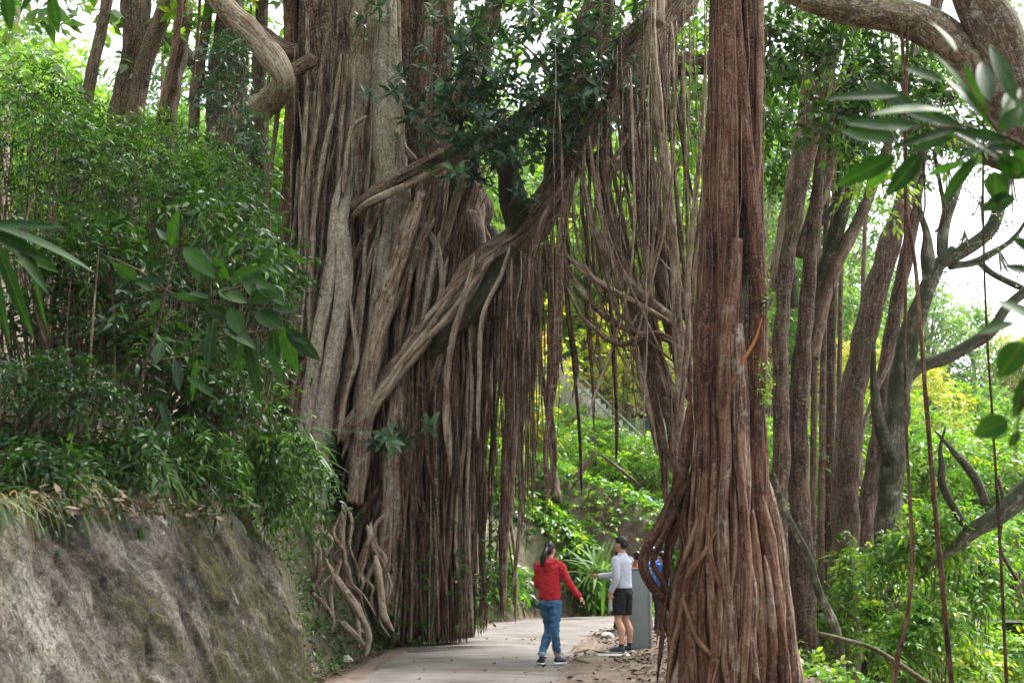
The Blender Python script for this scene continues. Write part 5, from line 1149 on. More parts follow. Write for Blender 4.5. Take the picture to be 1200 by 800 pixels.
# ------------------------------------------------------------------ far bank structures: stair rail, red roof, tarps
M_RED = plain('red_painted_metal', (.55, .05, .03), .5)
M_TEAL = plain('teal_tarpaulin', (.02, .22, .17), .5)
M_TARP = plain('dark_green_tarpaulin', (.03, .10, .09), .4)
M_RAIL = plain('grey_painted_rail', (.28, .33, .30), .5)
M_CONC = plain('pale_concrete', (.45, .42, .38), .85, bumpk=.3)
M_PIL = plain('grey_painted_steel', (.22, .24, .25), .55, var=.12, scale=5, bumpk=.1)
M_PIL2 = plain('light_grey_edge', (.40, .40, .37), .6)
def box(mb, c, s, tint=.5, rot=0, bev=0.0):
    x, y, z = [q / 2 for q in s]; b = min(bev, x, y, z)
    pts = []
    if b <= 0:
        v = np.array([[sx * x, sy * y, sz * z] for sx in (-1, 1) for sy in (-1, 1) for sz in (-1, 1)])
        f = [np.array([[0, 1, 3, 2], [4, 6, 7, 5], [0, 4, 5, 1], [2, 3, 7, 6], [0, 2, 6, 4], [1, 5, 7, 3]])]
    else:
        bm = __import__('bmesh').new(); __import__('bmesh').ops.create_cube(bm, size=1)
        for w in bm.verts: w.co = Vector((w.co.x * s[0], w.co.y * s[1], w.co.z * s[2]))
        __import__('bmesh').ops.bevel(bm, geom=list(bm.edges) + list(bm.verts), offset=b, segments=2, affect='EDGES', profile=.5)
        bm.verts.index_update(); v = np.array([w.co[:] for w in bm.verts]); f3 = [[q.index for q in fc.verts] for fc in bm.faces]; bm.free()
        f = []
        for k in set(len(q) for q in f3): f.append(np.array([q for q in f3 if len(q) == k]))
    if rot:
        c_, s_ = math.cos(rot), math.sin(rot); v = np.stack([v[:, 0] * c_ - v[:, 1] * s_, v[:, 0] * s_ + v[:, 1] * c_, v[:, 2]], -1)
    mb.add(v + np.asarray(c, float), f, tint)
# stair with rails
st = thing('hillside_stair', P(690, 470, 48), 'pale stair with thin grey rails climbing the slope, seen through the hanging roots', 'stairs')
mb = MB(); a, b = P(650, 415, 44), P(758, 520, 40)
for k in range(18):
    p = a + (b - a) * (k / 17); hh = .35 + 2.2 * (1 - k / 17); box(mb, p + [0, 0, -.38 - hh / 2], (.42, 1.0, hh), rot=.2)
mb.build('steps', M_CONC, st)
for off in (.0, -.35):
    mb = MB(); tube(mb, [a + [0, -.5, off], b + [0, -.5, off]], [.028, .028], sides=8, rough=0, tint=.5)
    mb.build('rail', M_RAIL, st)
for k in range(6):
    mb = MB(); p = a + (b - a) * (k / 5) + [0, -.5, 0]; tube(mb, [p, p + [0, 0, -.9]], [.025, .025], sides=8, rough=0, tint=.5); mb.build('rail_post', M_RAIL, st)
# hut with red roof
hut = thing('hut', P(640, 440, 52), 'small hut with a red painted front, glimpsed through the hanging roots', 'hut')
mb = MB(); c = P(632, 432, 44); box(mb, c + [0, 0, -1.2], (1.3, 1.3, 3.2), bev=.02); mb.build('wall', M_CONC, hut)
mb = MB(); c = P(630, 405, 43.6); box(mb, c, (1.5, 1.9, .62), bev=.04); mb.build('roof', M_RED, hut)
mb = MB(); c = P(632, 432, 43.3); box(mb, c, (.5, .05, .8), bev=.01); mb.build('door', M_RAIL, hut)
# concrete house fragments on the slope
hs = thing('hillside_house', P(745, 560, 43), 'pale low concrete house half hidden by leaves on the slope', 'house')
mb = MB(); box(mb, P(740, 520, 45) + [0, 0, -.5], (3.4, 2.2, 2.6), bev=.03); mb.build('wall', M_CONC, hs)
for x in (700, 735, 765):
    mb = MB(); box(mb, P(x, 505, 43.85), (.55, .06, .8), bev=.01); mb.build('window', M_TARP, hs)
mb = MB(); box(mb, P(740, 480, 45) + [0, 0, -.2], (3.9, 2.7, .16), bev=.03); mb.build('roof', plain('grey_tile', (.22, .2, .2), .8), hs)
def tarp(name, corners, Y, m, label):
    mb = MB(); c = [P(x, y, Y + d) for (x, y, d) in corners]; n = 14; u = np.linspace(0, 1, n)
    Q = (c[0][None, None] * ((1-u)[:, None, None] * (1-u)[None, :, None]) + c[1][None, None] * (u[:, None, None] * (1-u)[None, :, None]) + c[2][None, None] * (u[:, None, None] * u[None, :, None]) + c[3][None, None] * ((1-u)[:, None, None] * u[None, :, None]))
    Q[..., 2] -= .12 * np.sin(PI * u)[:, None] * (1 + .6 * np.sin(u * 14))[None, :]; Q[..., 1] += .07 * np.sin(u * 17)[:, None] * np.ones(n)[None]
    Q2 = Q + [0, .02, -.012]
    v = np.concatenate([Q.reshape(-1, 3), Q2.reshape(-1, 3)]); i = np.arange(n * n).reshape(n, n)
    q = np.stack([i[:-1, :-1], i[:-1, 1:], i[1:, 1:], i[1:, :-1]], -1).reshape(-1, 4); rim = np.concatenate([i[0], i[1:, -1], i[-1, ::-1][1:], i[::-1, 0][1:]])
    mb.add(v, [q, q[:, ::-1] + n * n, np.stack([rim[:-1], rim[1:], rim[1:] + n * n, rim[:-1] + n * n], -1)])
    tag(mb.build(name, m), label, 'tarpaulin')
tarp('tarpaulin', [(750, 570, 0), (786, 588, -.3), (782, 606, -.9), (762, 598, -.8)], 36, M_TARP, 'dark blue-green tarpaulin sheet slung on the far bank left of the root column')
tarp('tarpaulin', [(757, 503, 0), (784, 500, 0), (784, 516, -.8), (760, 514, -.8)], 41, M_TEAL, 'small bright teal tarpaulin higher up the slope')
# leaning poles and dead wood on the bank
for (lst, Y, lab) in [([(668, 588, 3), (676, 560, 4), (690, 540, 3), (700, 525, 1.6)], 35, 'forked dead stump on the far bank beside the root ends'), ([(642, 545, 5), (648, 565, 7), (655, 590, 8)], 34.5, 'dark tree stump on the far bank just under the hanging root ends'), ([(700, 530, 1.6), (725, 548, 1.8), (752, 570, 1.8)], 36, 'pale pole lying down the slope above the tarpaulin')]:
    o = MB(); pxtube(o, lst, Y, sides=9, step=.1, rough=.08, tint=.4); tag(o.build('dead_wood', B_BACK), lab, 'dead wood')

# grey pillar
pc = G(751, 766); pl_ = thing('grey_pillar', (pc[0], pc[1], 0), 'waist-high grey rectangular post standing behind the man in the grey shirt', 'post')
mb = MB(); box(mb, (pc[0] - .02, pc[1] + .1, .66), (.37, .22, 1.36), bev=.012); mb.build('post_body', M_PIL, pl_)
mb = MB(); box(mb, (pc[0] + .172, pc[1] + .06, .65), (.035, .20, 1.33), bev=.008); mb.build('side_panel', M_PIL2, pl_)
mb = MB(); box(mb, (pc[0] - .01, pc[1] + .1, 1.352), (.41, .26, .03), bev=.008); mb.build('top_cap', M_PIL, pl_)
# board on the ground under the man
bc = G(719, 773); mb = MB(); box(mb, (bc[0], bc[1], .07), (.50, .34, .035), bev=.01, rot=-.05)
tag(mb.build('concrete_slab', M_CONC), 'flat pale grey slab lying on the dirt under the feet of the man in grey', 'slab')
# loose roots/stones by the path edge
for (lst, lab) in [([(672, 764, 1.6), (690, 762, 1.8), (712, 766, 1.5), (722, 768, 1)], 'thin dead stick lying on the dirt left of the slab'), ([(672, 772, 3), (684, 777, 3), (700, 779, 2)], 'curled bark piece on the dirt edge of the path'), ([(612, 788, .8), (624, 786, .8)], 'tiny twig on the path behind the walker in red')]:
    g0 = G(lst[0][0], lst[0][1] + 2, .05); o = MB(); tube(o, [G(l[0], l[1], .05) for l in lst], [l[2] * g0[1] / F for l in lst], sides=7, step=.05, rough=.1, tint=.6); tag(o.build('stick', B_BACK), lab, 'stick')
R8 = np.random.default_rng(83)
def rock(x, y, r, lab):
    bm = __import__('bmesh').new(); __import__('bmesh').ops.create_icosphere(bm, subdivisions=3, radius=1)
    sc = [R8.uniform(.8, 1.3), R8.uniform(.7, 1.1), R8.uniform(.45, .7)]; o_ = R8.uniform(0, 40)
    for w in bm.verts:
        n_ = mnoise.noise(Vector(w.co) * 1.3 + Vector((o_, 0, 0))) * .35 + mnoise.noise(Vector(w.co) * 4 + Vector((0, o_, 0))) * .1
        w.co = Vector((w.co.x * sc[0], w.co.y * sc[1], w.co.z * sc[2])) * r * (1 + n_)
    bm.verts.index_update(); v = np.array([w.co[:] for w in bm.verts]); f = np.array([[q.index for q in fc.verts] for fc in bm.faces]); bm.free()
    mb = MB(); z = float(ground_z(np.array([x]), np.array([y]))[0]); mb.add(v + [x, y, z + r * .2], [f]); tag(mb.build('rock', M_CONC), lab, 'rock')
for (px, py, r, lab) in [(352, 612, .0, '')]: pass
p_ = G(404, 778); rock(p_[0], p_[1], .12, 'small rock at the left edge of the path beside the wall end')
p_ = G(712, 752); rock(p_[0], p_[1], .13, 'stone at the right edge of the path left of the man')

# ------------------------------------------------------------------ people
def loft(mb, secs, seg=20):
    """secs: (cx, cy, cz, rx, ry[, tilt]) horizontal ellipses"""
    secs = np.array([s[:5] for s in secs], float); n = len(secs)
    a = np.linspace(0, 2 * PI, seg, endpoint=False)
    t = np.linspace(0, n - 1, (n - 1) * 4 + 1); q = np.stack([np.interp(t, np.arange(n), secs[:, k]) for k in range(5)], -1)
    v = np.stack([q[:, 0:1] + q[:, 3:4] * np.cos(a), q[:, 1:2] + q[:, 4:5] * np.sin(a), np.repeat(q[:, 2:3], seg, 1)], -1)
    i = np.arange(len(q) * seg).reshape(len(q), seg); nx = np.roll(i, -1, 1)
    mb.add(v.reshape(-1, 3), [np.stack([i[:-1], nx[:-1], nx[1:], i[1:]], -1).reshape(-1, 4), i[0][::-1][None], i[-1][None]])
def limbt(mb, pts, rad, sides=14): tube(mb, pts, rad, sides=sides, step=.02, rough=0, tint=.5)
def ball(mb, c, r, seg=16):
    if np.isscalar(r): r = (r, r, r)
    th = np.linspace(0.02, PI - .02, seg); a = np.linspace(0, 2 * PI, seg, endpoint=False)
    v = np.stack([c[0] + r[0] * np.sin(th)[:, None] * np.cos(a), c[1] + r[1] * np.sin(th)[:, None] * np.sin(a), c[2] + r[2] * np.cos(th)[:, None] * np.ones(seg)], -1)
    i = np.arange(seg * seg).reshape(seg, seg); nx = np.roll(i, -1, 1)
    mb.add(v.reshape(-1, 3), [np.stack([i[:-1], i[1:], nx[1:], nx[:-1]], -1).reshape(-1, 4), i[0][None], i[-1][::-1][None]])
def fuse(mb, name, mat, parent, vox=.009, smooth=4, wrinkle=0):
    o = mb.build(name, mat, None)
    m = o.modifiers.new('r', 'REMESH'); m.mode = 'VOXEL'; m.voxel_size = vox; m.use_smooth_shade = True
    s = o.modifiers.new('s', 'SMOOTH'); s.iterations = smooth; s.factor = .5
    dg = bpy.context.evaluated_depsgraph_get(); dg.update()
    me = bpy.data.meshes.new_from_object(o.evaluated_get(dg)); me.name = name
    o.modifiers.clear(); old = o.data; o.data = me; bpy.data.meshes.remove(old)
    n = len(me.vertices); v = np.zeros(n * 3); me.vertices.foreach_get('co', v); v = v.reshape(-1, 3)
    if wrinkle:
        nr = np.zeros(n * 3); me.vertices.foreach_get('normal', nr); nr = nr.reshape(-1, 3)
        w = np.array([mnoise.noise(Vector((p[0] * 13, p[1] * 13, p[2] * 19))) + .5 * mnoise.noise(Vector((p[0] * 30, p[1] * 30, p[2] * 44 + 3))) for p in v])
        v = v + nr * (w * wrinkle)[:, None]; me.vertices.foreach_set('co', v.ravel())
    if not me.materials: me.materials.append(mat)
    me.polygons.foreach_set('use_smooth', np.ones(len(me.polygons), bool)); me.update()
    o.parent = parent; return o
SKIN = plain('skin', (.50, .27, .18), .5, var=.08); HAIR = plain('black_hair', (.008, .007, .008), .4, var=.3, scale=60)
def hand(mb, wrist, d, palm_n, s=1.0, curl=.5, side=1):
    """palm with five fingers; d points from wrist to fingertips, palm_n faces out of the palm"""
    d = norm(np.array(d, float)); n_ = np.array(palm_n, float); n_ = norm(n_ - d * np.dot(n_, d)); a = np.cross(d, n_) * side
    w = np.array(wrist, float)
    for k in range(4):
        o = (k - 1.5) * .019 * s
        limbt(mb, [w - d * .01, w + d * .045 * s + a * o * .8, w + d * .085 * s + a * o], [.017 * s, .016 * s, .012 * s], 8)
        L = [.068, .076, .072, .056][k] * s; p = w + d * .085 * s + a * o; dd = d; r = .0085 * s; pts = [p - d * .01]; 
        for j in range(3):
            c_ = curl * (.5 + .5 * j); dd = norm(d * math.cos(c_ * (j + 1) * .7) + n_ * math.sin(c_ * (j + 1) * .7)); p = p + dd * L * [.45, .32, .23][j]; pts.append(p)
        limbt(mb, pts, [r * 1.05, r, r * .95, r * .8], 8)
    p = w + d * .025 * s - a * .026 * s
    limbt(mb, [w + d * .01 - a * .012, p, p + (d * .6 - a * .6 + n_ * .3) * .036 * s, p + (d * .9 - a * .55 + n_ * .5) * .06 * s], [.015 * s, .013 * s, .0105 * s, .0085 * s], 8)
def head(mb, c, s=1.0, yaw=0.0):
    """head centred at c, face toward +Y rotated by yaw; returns rotate helper"""
    cy_, sy_ = math.cos(yaw), math.sin(yaw)
    R = lambda p: np.array([c[0] + s * (p[0] * cy_ - p[1] * sy_), c[1] + s * (p[0] * sy_ + p[1] * cy_), c[2] + s * p[2]])
    m2 = MB()
    ball(m2, (0, -.008, .025), (.075, .093, .09)); loft(m2, [(0, .03, -.115, .02, .02), (0, .03, -.105, .040, .042), (0, .02, -.075, .055, .06), (0, .01, -.03, .066, .078), (0, 0, .02, .07, .085)])
    limbt(m2, [(0, .085, .02), (0, .098, -.015), (0, .108, -.03), (0, .092, -.042)], [.008, .011, .014, .010], 8)
    limbt(m2, [(-.024, .078, -.065), (0, .088, -.064), (.024, .078, -.065)], [.006, .009, .006], 8)
    for sx in (-1, 1):
        ball(m2, (sx * .076, -.008, -.005), (.010, .02, .032), 10); ball(m2, (sx * .045, .055, -.02), (.022, .022, .02), 8)
        limbt(m2, [(sx * .014, .083, .032), (sx * .034, .08, .038), (sx * .052, .066, .03)], [.006, .008, .006], 8)
    v = np.concatenate(m2.v); fs = m2.f; mb.add(np.array([R(p) for p in v]), fs)
    return R
def eyes(R, parent):
    mw = MB(); 
    for sx in (-1, 1): ball(mw, R((sx * .031, .079, .012)), .011, 8)
    mw.build('eyes', plain('eye', (.05, .04, .04), .2), parent)
def haircap(R, pts, name, parent, extra_=None, vox=.009):
    mh = MB()
    m2 = MB(); 
    for p, r in pts: ball(m2, p, r, 14)
    mh.add(np.array([R(p) for p in np.concatenate(m2.v)]), m2.f)
    if extra_: extra_(mh)
    return fuse(mh, name, HAIR, parent, vox, 3, .004)

def person(loc, yaw, label, build, scale=1.0):
    t = thing('person', (0, 0, 0), label, 'person'); build(t)
    t.location = tuple(loc); t.rotation_euler = (0, 0, yaw); t.scale = (scale,) * 3; return t

# woman in red, seen from behind, walking
def woman(t):
    RED = plain('red_knit_hoodie', (.42, .012, .022), .8, var=.2, scale=30, bumpk=.3)
    JEAN = plain('blue_denim', (.045, .12, .24), .85, var=.35, scale=14, bumpk=.2); CUFF = plain('pale_denim_cuff', (.25, .36, .46), .85)
    SHOE = plain('navy_shoe', (.02, .025, .06), .6); SOLE = plain('white_sole', (.7, .7, .68), .6)
    hipL, hipR = (-.085, 0, .86), (.085, 0, .86)
    kL, kR = (-.055, .13, .47), (.075, -.02, .47); aL, aR = (-.125, -.02, .10), (.08, .12, .10)
    body = MB()
    loft(body, [(0, 0, .80, .13, .10), (0, 0, .95, .15, .105), (0, 0, 1.1, .13, .1), (0, 0, 1.3, .165, .10), (0, 0, 1.36, .12, .075), (0, .0, 1.40, .05, .05), (0, .012, 1.47, .047, .047)])
    for h, k, a in ((hipL, kL, aL), (hipR, kR, aR)): limbt(body, [h, ((h[0]+k[0])/2, (h[1]+k[1])/2, (h[2]+k[2])/2), k, ((k[0]+a[0])/2, (k[1]+a[1])/2-.01, (k[2]+a[2])/2), a, (a[0], a[1] + .06, .04)], [.08, .07, .052, .05, .036, .03])
    sR, eR, wR = (.17, 0, 1.32), (.285, .04, 1.08), (.42, .15, .90); sL, eL, wL = (-.17, 0, 1.32), (-.20, .06, 1.06), (-.12, .25, 1.0)
    for s, e, w, sd in ((sR, eR, wR, 1), (sL, eL, wL, -1)):
        limbt(body, [s, e, w], [.048, .038, .026]); hand(body, w, np.array(w) - np.array(e), (-sd, .2, -.2), .93, .5, sd)
    R = head(body, (0, .02, 1.535), .93, -.35)
    fuse(body, 'body', SKIN, t, .0065, 2); eyes(R, t)
    def tail(mh):
        limbt(mh, [R((-.0, -.10, .03)), (-.035, -.14, 1.50), (-.06, -.155, 1.43), (-.075, -.15, 1.36), (-.07, -.14, 1.30)], [.03, .04, .045, .038, .014])
    haircap(R, [((0, -.02, .042), (.083, .098, .088)), ((0, -.06, .0), (.078, .066, .078)), ((0, -.104, .03), (.035, .025, .035))], 'hair', t, tail)
    top = MB()
    loft(top, [(0, 0, .86, .158, .122), (0, 0, .90, .165, .13), (0, 0, 1.0, .168, .13), (0, 0, 1.15, .165, .125), (0, 0, 1.28, .178, .120), (0, 0, 1.35, .155, .105), (0, 0, 1.41, .085, .08)])
    limbt(top, [(.11, 0, 1.335), (.175, 0, 1.30), (.225, .02, 1.2), eR, wR], [.06, .068, .062, .056, .046]); limbt(top, [(-.11, 0, 1.335), (-.175, 0, 1.30), (-.19, .03, 1.2), eL, wL], [.06, .068, .062, .056, .046])
    limbt(top, [(.10, .0, 1.405), (.07, -.08, 1.385), (0, -.125, 1.345), (-.07, -.08, 1.385), (-.10, .0, 1.405)], [.03, .04, .05, .04, .03]); ball(top, (0, -.12, 1.30), (.085, .035, .07))
    fuse(top, 'hoodie', RED, t, .009, 4, .012)
    j = MB(); loft(j, [(0, 0, .78, .13, .11), (0, 0, .86, .155, .115), (0, 0, .95, .145, .105)])
    ball(j, (-.07, -.035, .82), (.085, .085, .07)); ball(j, (.07, -.035, .82), (.085, .085, .07))
    for h, k, a in ((hipL, kL, aL), (hipR, kR, aR)): limbt(j, [h, ((h[0]+k[0])/2, (h[1]+k[1])/2, (h[2]+k[2])/2), k, ((k[0]+a[0])/2, (k[1]+a[1])/2-.01, (k[2]+a[2])/2), (a[0], a[1], .15)], [.098, .088, .068, .064, .056])
    fuse(j, 'jeans', JEAN, t, .009, 3, .016)
    for a, ty in ((aL, .55), (aR, -.5)):
        c = MB(); limbt(c, [(a[0], a[1], .175), (a[0], a[1], .125)], [.063, .061]); fuse(c, 'jeans_cuff', CUFF, t, .008, 1)
        d = np.array([-math.sin(ty), math.cos(ty), 0]); p0 = np.array([a[0], a[1], 0])
        s = MB(); limbt(s, [p0 - d * .045 + [0, 0, .055], p0 + [0, 0, .062], p0 + d * .08 + [0, 0, .05], p0 + d * .155 + [0, 0, .036]], [.036, .042, .04, .03]); limbt(s, [p0 + [0, 0, .05], p0 + [0, 0, .115]], [.04, .04]); sh = fuse(s, 'shoe', SHOE, t, .007, 2)
        s = MB(); 
        for q in (-.04, .0, .04, .08, .12, .15): ball(s, p0 + d * q + [0, 0, .016], (.042 if q < .12 else .034, .042 if q < .12 else .034, .016), 10)
        so = fuse(s, 'sole', SOLE, t, .006, 1); so.parent = sh
gw = G(645, 783); person((gw[0], gw[1], .05), -.30, 'woman in bright red hoodie and cuffed blue jeans with a low ponytail, walking away', woman, 1.04).scale = (.95, .96, 1.04)

def man(t):
    SH = plain('pale_grey_lavender_shirt', (.50, .52, .62), .8, var=.06, scale=20); SO = plain('black_shorts', (.006, .0065, .01), .85, var=.2)
    SHOE = plain('dark_sneaker', (.03, .05, .07), .6); SOCK = plain('dark_sock', (.02, .02, .025), .9); SOLE = plain('pale_sole', (.4, .42, .42), .6)
    hipL, hipR = (-.09, 0, .9), (.09, 0, .9); kL, kR = (-.12, .02, .50), (.12, .03, .50); aL, aR = (-.15, -.05, .09), (.14, -.03, .09)
    body = MB()
    loft(body, [(0, 0, .84, .13, .11), (0, 0, 1.0, .145, .1), (0, 0, 1.15, .14, .1), (0, 0, 1.38, .18, .105), (0, 0, 1.45, .13, .08), (0, .0, 1.49, .058, .056), (0, .01, 1.57, .054, .055)])
    for h, k, a in ((hipL, kL, aL), (hipR, kR, aR)): limbt(body, [h, ((h[0]+k[0])/2, .01, .7), k, ((k[0]+a[0])/2, (k[1]+a[1])/2-.035, .34), (a[0], a[1], .16), a, (a[0], a[1] + .07, .04)], [.09, .078, .056, .058, .036, .036, .03])
    sL, eL, wL = (-.20, 0, 1.41), (-.25, -.03, 1.13), (-.24, .08, .90); sR, eR, wR = (.20, 0, 1.41), (.19, .25, 1.19), (.10, .53, 1.16)
    for s, e, w, sd in ((sR, eR, wR, 1), (sL, eL, wL, -1)): limbt(body, [s, e, w], [.052, .042, .028])
    hand(body, wL, (0.02, .1, -1), (.8, .3, 0), 1.0, .9, -1); hand(body, wR, (-.05, 1, .05), (-.6, 0, -.6), 1.0, .35, 1)
    R = head(body, (0, .03, 1.645), 1.0, .15)
    fuse(body, 'body', SKIN, t, .0065, 2); eyes(R, t)
    haircap(R, [((0, -.018, .048), (.086, .099, .09)), ((0, -.05, .01), (.082, .068, .078)), ((0, .04, .09), (.06, .05, .035))], 'hair', t)
    top = MB()
    loft(top, [(0, 0, .98, .172, .128), (0, 0, 1.0, .176, .13), (0, 0, 1.12, .168, .125), (0, 0, 1.28, .185, .128), (0, 0, 1.38, .205, .122), (0, 0, 1.44, .165, .10), (0, 0, 1.5, .075, .072), (0, .005, 1.525, .066, .066)])
    limbt(top, [(-.17, 0, 1.42), (-.215, 0, 1.39), eL, (wL[0], wL[1] - .01, wL[2] + .03)], [.068, .072, .058, .044]); limbt(top, [(.17, 0, 1.42), (.215, 0, 1.39), eR, (wR[0], wR[1] - .03, wR[2])], [.068, .072, .058, .042])
    fuse(top, 'shirt', SH, t, .009, 4, .006)
    j = MB(); loft(j, [(0, 0, .84, .15, .125), (0, 0, .95, .165, .125), (0, 0, 1.0, .162, .12)])
    ball(j, (0, -.04, .9), (.15, .11, .1))
    for h, k in ((hipL, kL), (hipR, kR)): limbt(j, [h, ((h[0]+k[0])/2, .01, .72), (k[0] * .98, k[1] - .005, .575)], [.108, .104, .098])
    fuse(j, 'shorts', SO, t, .009, 3, .009)
    for a in (aL, aR):
        c = MB(); limbt(c, [(a[0], a[1], .145), (a[0], a[1], .09)], [.041, .043]); fuse(c, 'sock', SOCK, t, .008, 1)
        p0 = np.array([a[0], a[1], 0]); d = np.array([-.25 if a[0] < 0 else .1, 1, 0]); d = d / np.linalg.norm(d)
        s = MB(); limbt(s, [p0 - d * .05 + [0, 0, .06], p0 + [0, 0, .065], p0 + d * .09 + [0, 0, .055], p0 + d * .18 + [0, 0, .038]], [.038, .045, .043, .032]); sh = fuse(s, 'shoe', SHOE, t, .007, 2)
        s = MB()
        for q in (-.045, .0, .05, .1, .14, .175): ball(s, p0 + d * q + [0, 0, .016], (.045 if q < .14 else .036,) * 2 + (.016,), 10)
        so = fuse(s, 'sole', SOLE, t, .006, 1); so.parent = sh
gm = G(731, 771); MYAW = .95
person((gm[0], gm[1], .085), MYAW, 'man in pale grey long-sleeved shirt and black shorts standing beside the grey post', man, 1.0)
# bottle in his hanging hand
def pm(p): c_, s_ = math.cos(MYAW), math.sin(MYAW); return np.array([gm[0] + p[0] * c_ - p[1] * s_, gm[1] + p[0] * s_ + p[1] * c_, .085 + p[2]])
CLR = plain('clear_bottle_plastic', (.8, .85, .88), .12, .5, .02, tr=.7)
b0 = pm((-.21, .10, .80)); bt = thing('water_bottle', b0 + [0, 0, -.16], 'clear plastic water bottle held low in the hand of the man in grey', 'bottle')
mb = MB(); 
ring = [(-.16, .028), (-.15, .033), (-.10, .033), (-.09, .030), (-.08, .033), (-.02, .033), (.02, .026), (.04, .013), (.055, .013)]
loft(mb, [(b0[0], b0[1], b0[2] + z, r, r) for z, r in ring]); mb.build('bottle_body', CLR, bt)
mb = MB(); loft(mb, [(b0[0], b0[1], b0[2] + .056, .015, .015), (b0[0], b0[1], b0[2] + .075, .015, .015)]); mb.build('cap', plain('bottle_cap', (.7, .7, .72), .4), bt)

def hiker(coat, pants, hat=None, pack=None):
    def f(t):
        C1 = plain('coat', coat, .8); C2 = plain('trousers', pants, .8); SHOE = plain('shoe', (.03, .03, .03), .6)
        body = MB()
        loft(body, [(0, 0, .84, .13, .11), (0, 0, 1.1, .14, .1), (0, 0, 1.34, .17, .1), (0, 0, 1.42, .12, .08), (0, 0, 1.46, .055, .055), (0, .01, 1.53, .052, .052)])
        for s in (-1, 1):
            limbt(body, [(s * .09, 0, .88), (s * .1, .02 * s, .48), (s * .1, -.08 * s, .09), (s * .1, -.08 * s + .08, .04)], [.085, .055, .036, .03])
            limbt(body, [(s * .18, 0, 1.38), (s * .24, -.02, 1.12), (s * .22, .14, .92)], [.05, .04, .028]); hand(body, (s * .22, .14, .92), (0, .5, -.9), (-s, 0, 0), 1, .5, s)
        R = head(body, (0, .03, 1.61), .98, 0); fuse(body, 'body', SKIN, t, .008, 2); eyes(R, t)
        haircap(R, [((0, -.018, .048), (.086, .099, .09)), ((0, -.05, .01), (.082, .068, .078))], 'hair', t)
        j = MB(); loft(j, [(0, 0, .88, .17, .13), (0, 0, 1.1, .17, .13), (0, 0, 1.34, .20, .125), (0, 0, 1.41, .15, .1), (0, 0, 1.46, .075, .072)])
        for s in (-1, 1): limbt(j, [(s * .17, 0, 1.38), (s * .24, -.02, 1.12), (s * .22, .12, .95)], [.07, .058, .045])
        fuse(j, 'jacket', C1, t, .01, 4, .012)
        j = MB(); loft(j, [(0, 0, .8, .15, .12), (0, 0, .95, .16, .12)])
        for s in (-1, 1): limbt(j, [(s * .09, 0, .88), (s * .1, .02 * s, .48), (s * .1, -.08 * s, .11)], [.1, .075, .06])
        fuse(j, 'trousers', C2, t, .01, 3, .01)
        for s in (-1, 1):
            sh = MB(); limbt(sh, [(s * .1, -.08 * s - .04, .05), (s * .1, -.08 * s + .05, .05), (s * .1, -.08 * s + .15, .035)], [.04, .043, .033]); fuse(sh, 'shoe', SHOE, t, .008, 2)
        if pack:
            k = MB(); loft(k, [(0, -.20, .98, .13, .08), (0, -.21, 1.0, .15, .10), (0, -.22, 1.2, .155, .11), (0, -.2, 1.38, .13, .09), (0, -.18, 1.44, .07, .05)])
            limbt(k, [(-.12, -.12, 1.36), (-.13, 0, 1.47), (-.12, .13, 1.3), (-.12, .11, 1.1)], [.02] * 4, 8); limbt(k, [(.12, -.12, 1.36), (.13, 0, 1.47), (.12, .13, 1.3), (.12, .11, 1.1)], [.02] * 4, 8)
            fuse(k, 'backpack', plain('backpack_cloth', pack, .7), t, .011, 3, .008)
    return f
p = G(727, 745); person((p[0] + .0, p[1], .05), 1.3, 'person in a dark green jacket almost hidden behind the man in grey', hiker((.012, .03, .025), (.02, .02, .03)), .93)
p = G(748, 744); person((p[0], p[1], .03), .3, 'hiker in an orange-red top seen over the grey post', hiker((.5, .08, .04), (.03, .03, .04)), .93)
p = G(766, 746); person((p[0], p[1], .03), -.5, 'hiker with a bright blue backpack between the grey post and the roots', hiker((.06, .12, .40), (.03, .03, .05), pack=(.03, .14, .55)), .98)
p = G(778, 742); person((p[0], p[1], .03), .9, 'rearmost hiker in a purple-blue coat nearest the root column', hiker((.10, .09, .35), (.05, .05, .06)), .93)

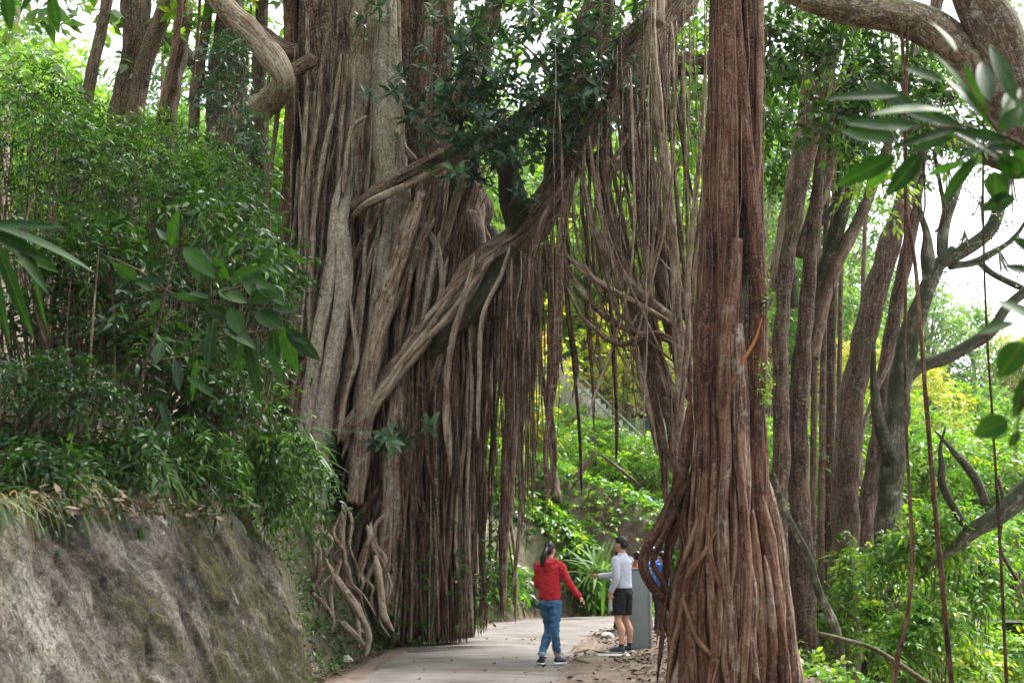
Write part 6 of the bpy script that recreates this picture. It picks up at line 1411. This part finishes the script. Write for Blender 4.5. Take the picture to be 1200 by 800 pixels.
# ------------------------------------------------------------------ haze, sky and light
mh, nt = newmat('haze')
v = nt.nodes.new('ShaderNodeVolumePrincipled'); v.inputs['Color'].default_value = (.93, .96, .97, 1); v.inputs['Density'].default_value = HAZE; v.inputs['Anisotropy'].default_value = .2
o = nt.nodes.new('ShaderNodeOutputMaterial'); nt.links.new(v.outputs[0], o.inputs['Volume'])
if HAZE > 0:
    mb = MB(); box(mb, (0, 170, 24), (560, 520, 68)); tag(mb.build('haze', mh, smooth=False), kind='stuff')
w = bpy.data.worlds.new('World'); scene.world = w; w.use_nodes = True; nt = w.node_tree
bg = nt.nodes['Background']; sky = nt.nodes.new('ShaderNodeTexSky'); sky.sky_type = 'NISHITA'; sky.sun_disc = False
ELEV, AZ = 58, 55     # degrees; AZ measured from +Y towards +X
sky.sun_elevation = math.radians(ELEV); sky.sun_rotation = math.radians(AZ); sky.air_density = 1; sky.dust_density = 4; sky.ozone_density = .5
# thin overcast: the sky blue is mostly veiled by an even cloud layer
mx = nt.nodes.new('ShaderNodeMix'); mx.data_type = 'RGBA'; mx.inputs[0].default_value = .72; mx.inputs[7].default_value = (9.2, 9.6, 9.9, 1)
nt.links.new(sky.outputs[0], mx.inputs[6]); nt.links.new(mx.outputs[2], bg.inputs[0]); bg.inputs[1].default_value = SKYS
sl = bpy.data.lights.new('sun', 'SUN'); sl.energy = SUNS; sl.angle = math.radians(14); sl.color = (1, .96, .9)
so = bpy.data.objects.new('sun', sl); COL.objects.link(so)
e, a = math.radians(ELEV), math.radians(AZ)
sd = Vector((math.cos(e) * math.sin(a), math.cos(e) * math.cos(a), math.sin(e)))
so.rotation_euler = sd.to_track_quat('Z', 'Y').to_euler()
vs = scene.view_settings; vs.view_transform = 'Standard'; vs.look = 'None'; vs.exposure = EXPO; vs.gamma = 1; vs.use_curve_mapping = False
scene.cycles.max_bounces = 6; scene.cycles.transparent_max_bounces = 4; scene.cycles.volume_bounces = 1
scene.cycles.diffuse_bounces = 4; scene.cycles.glossy_bounces = 2
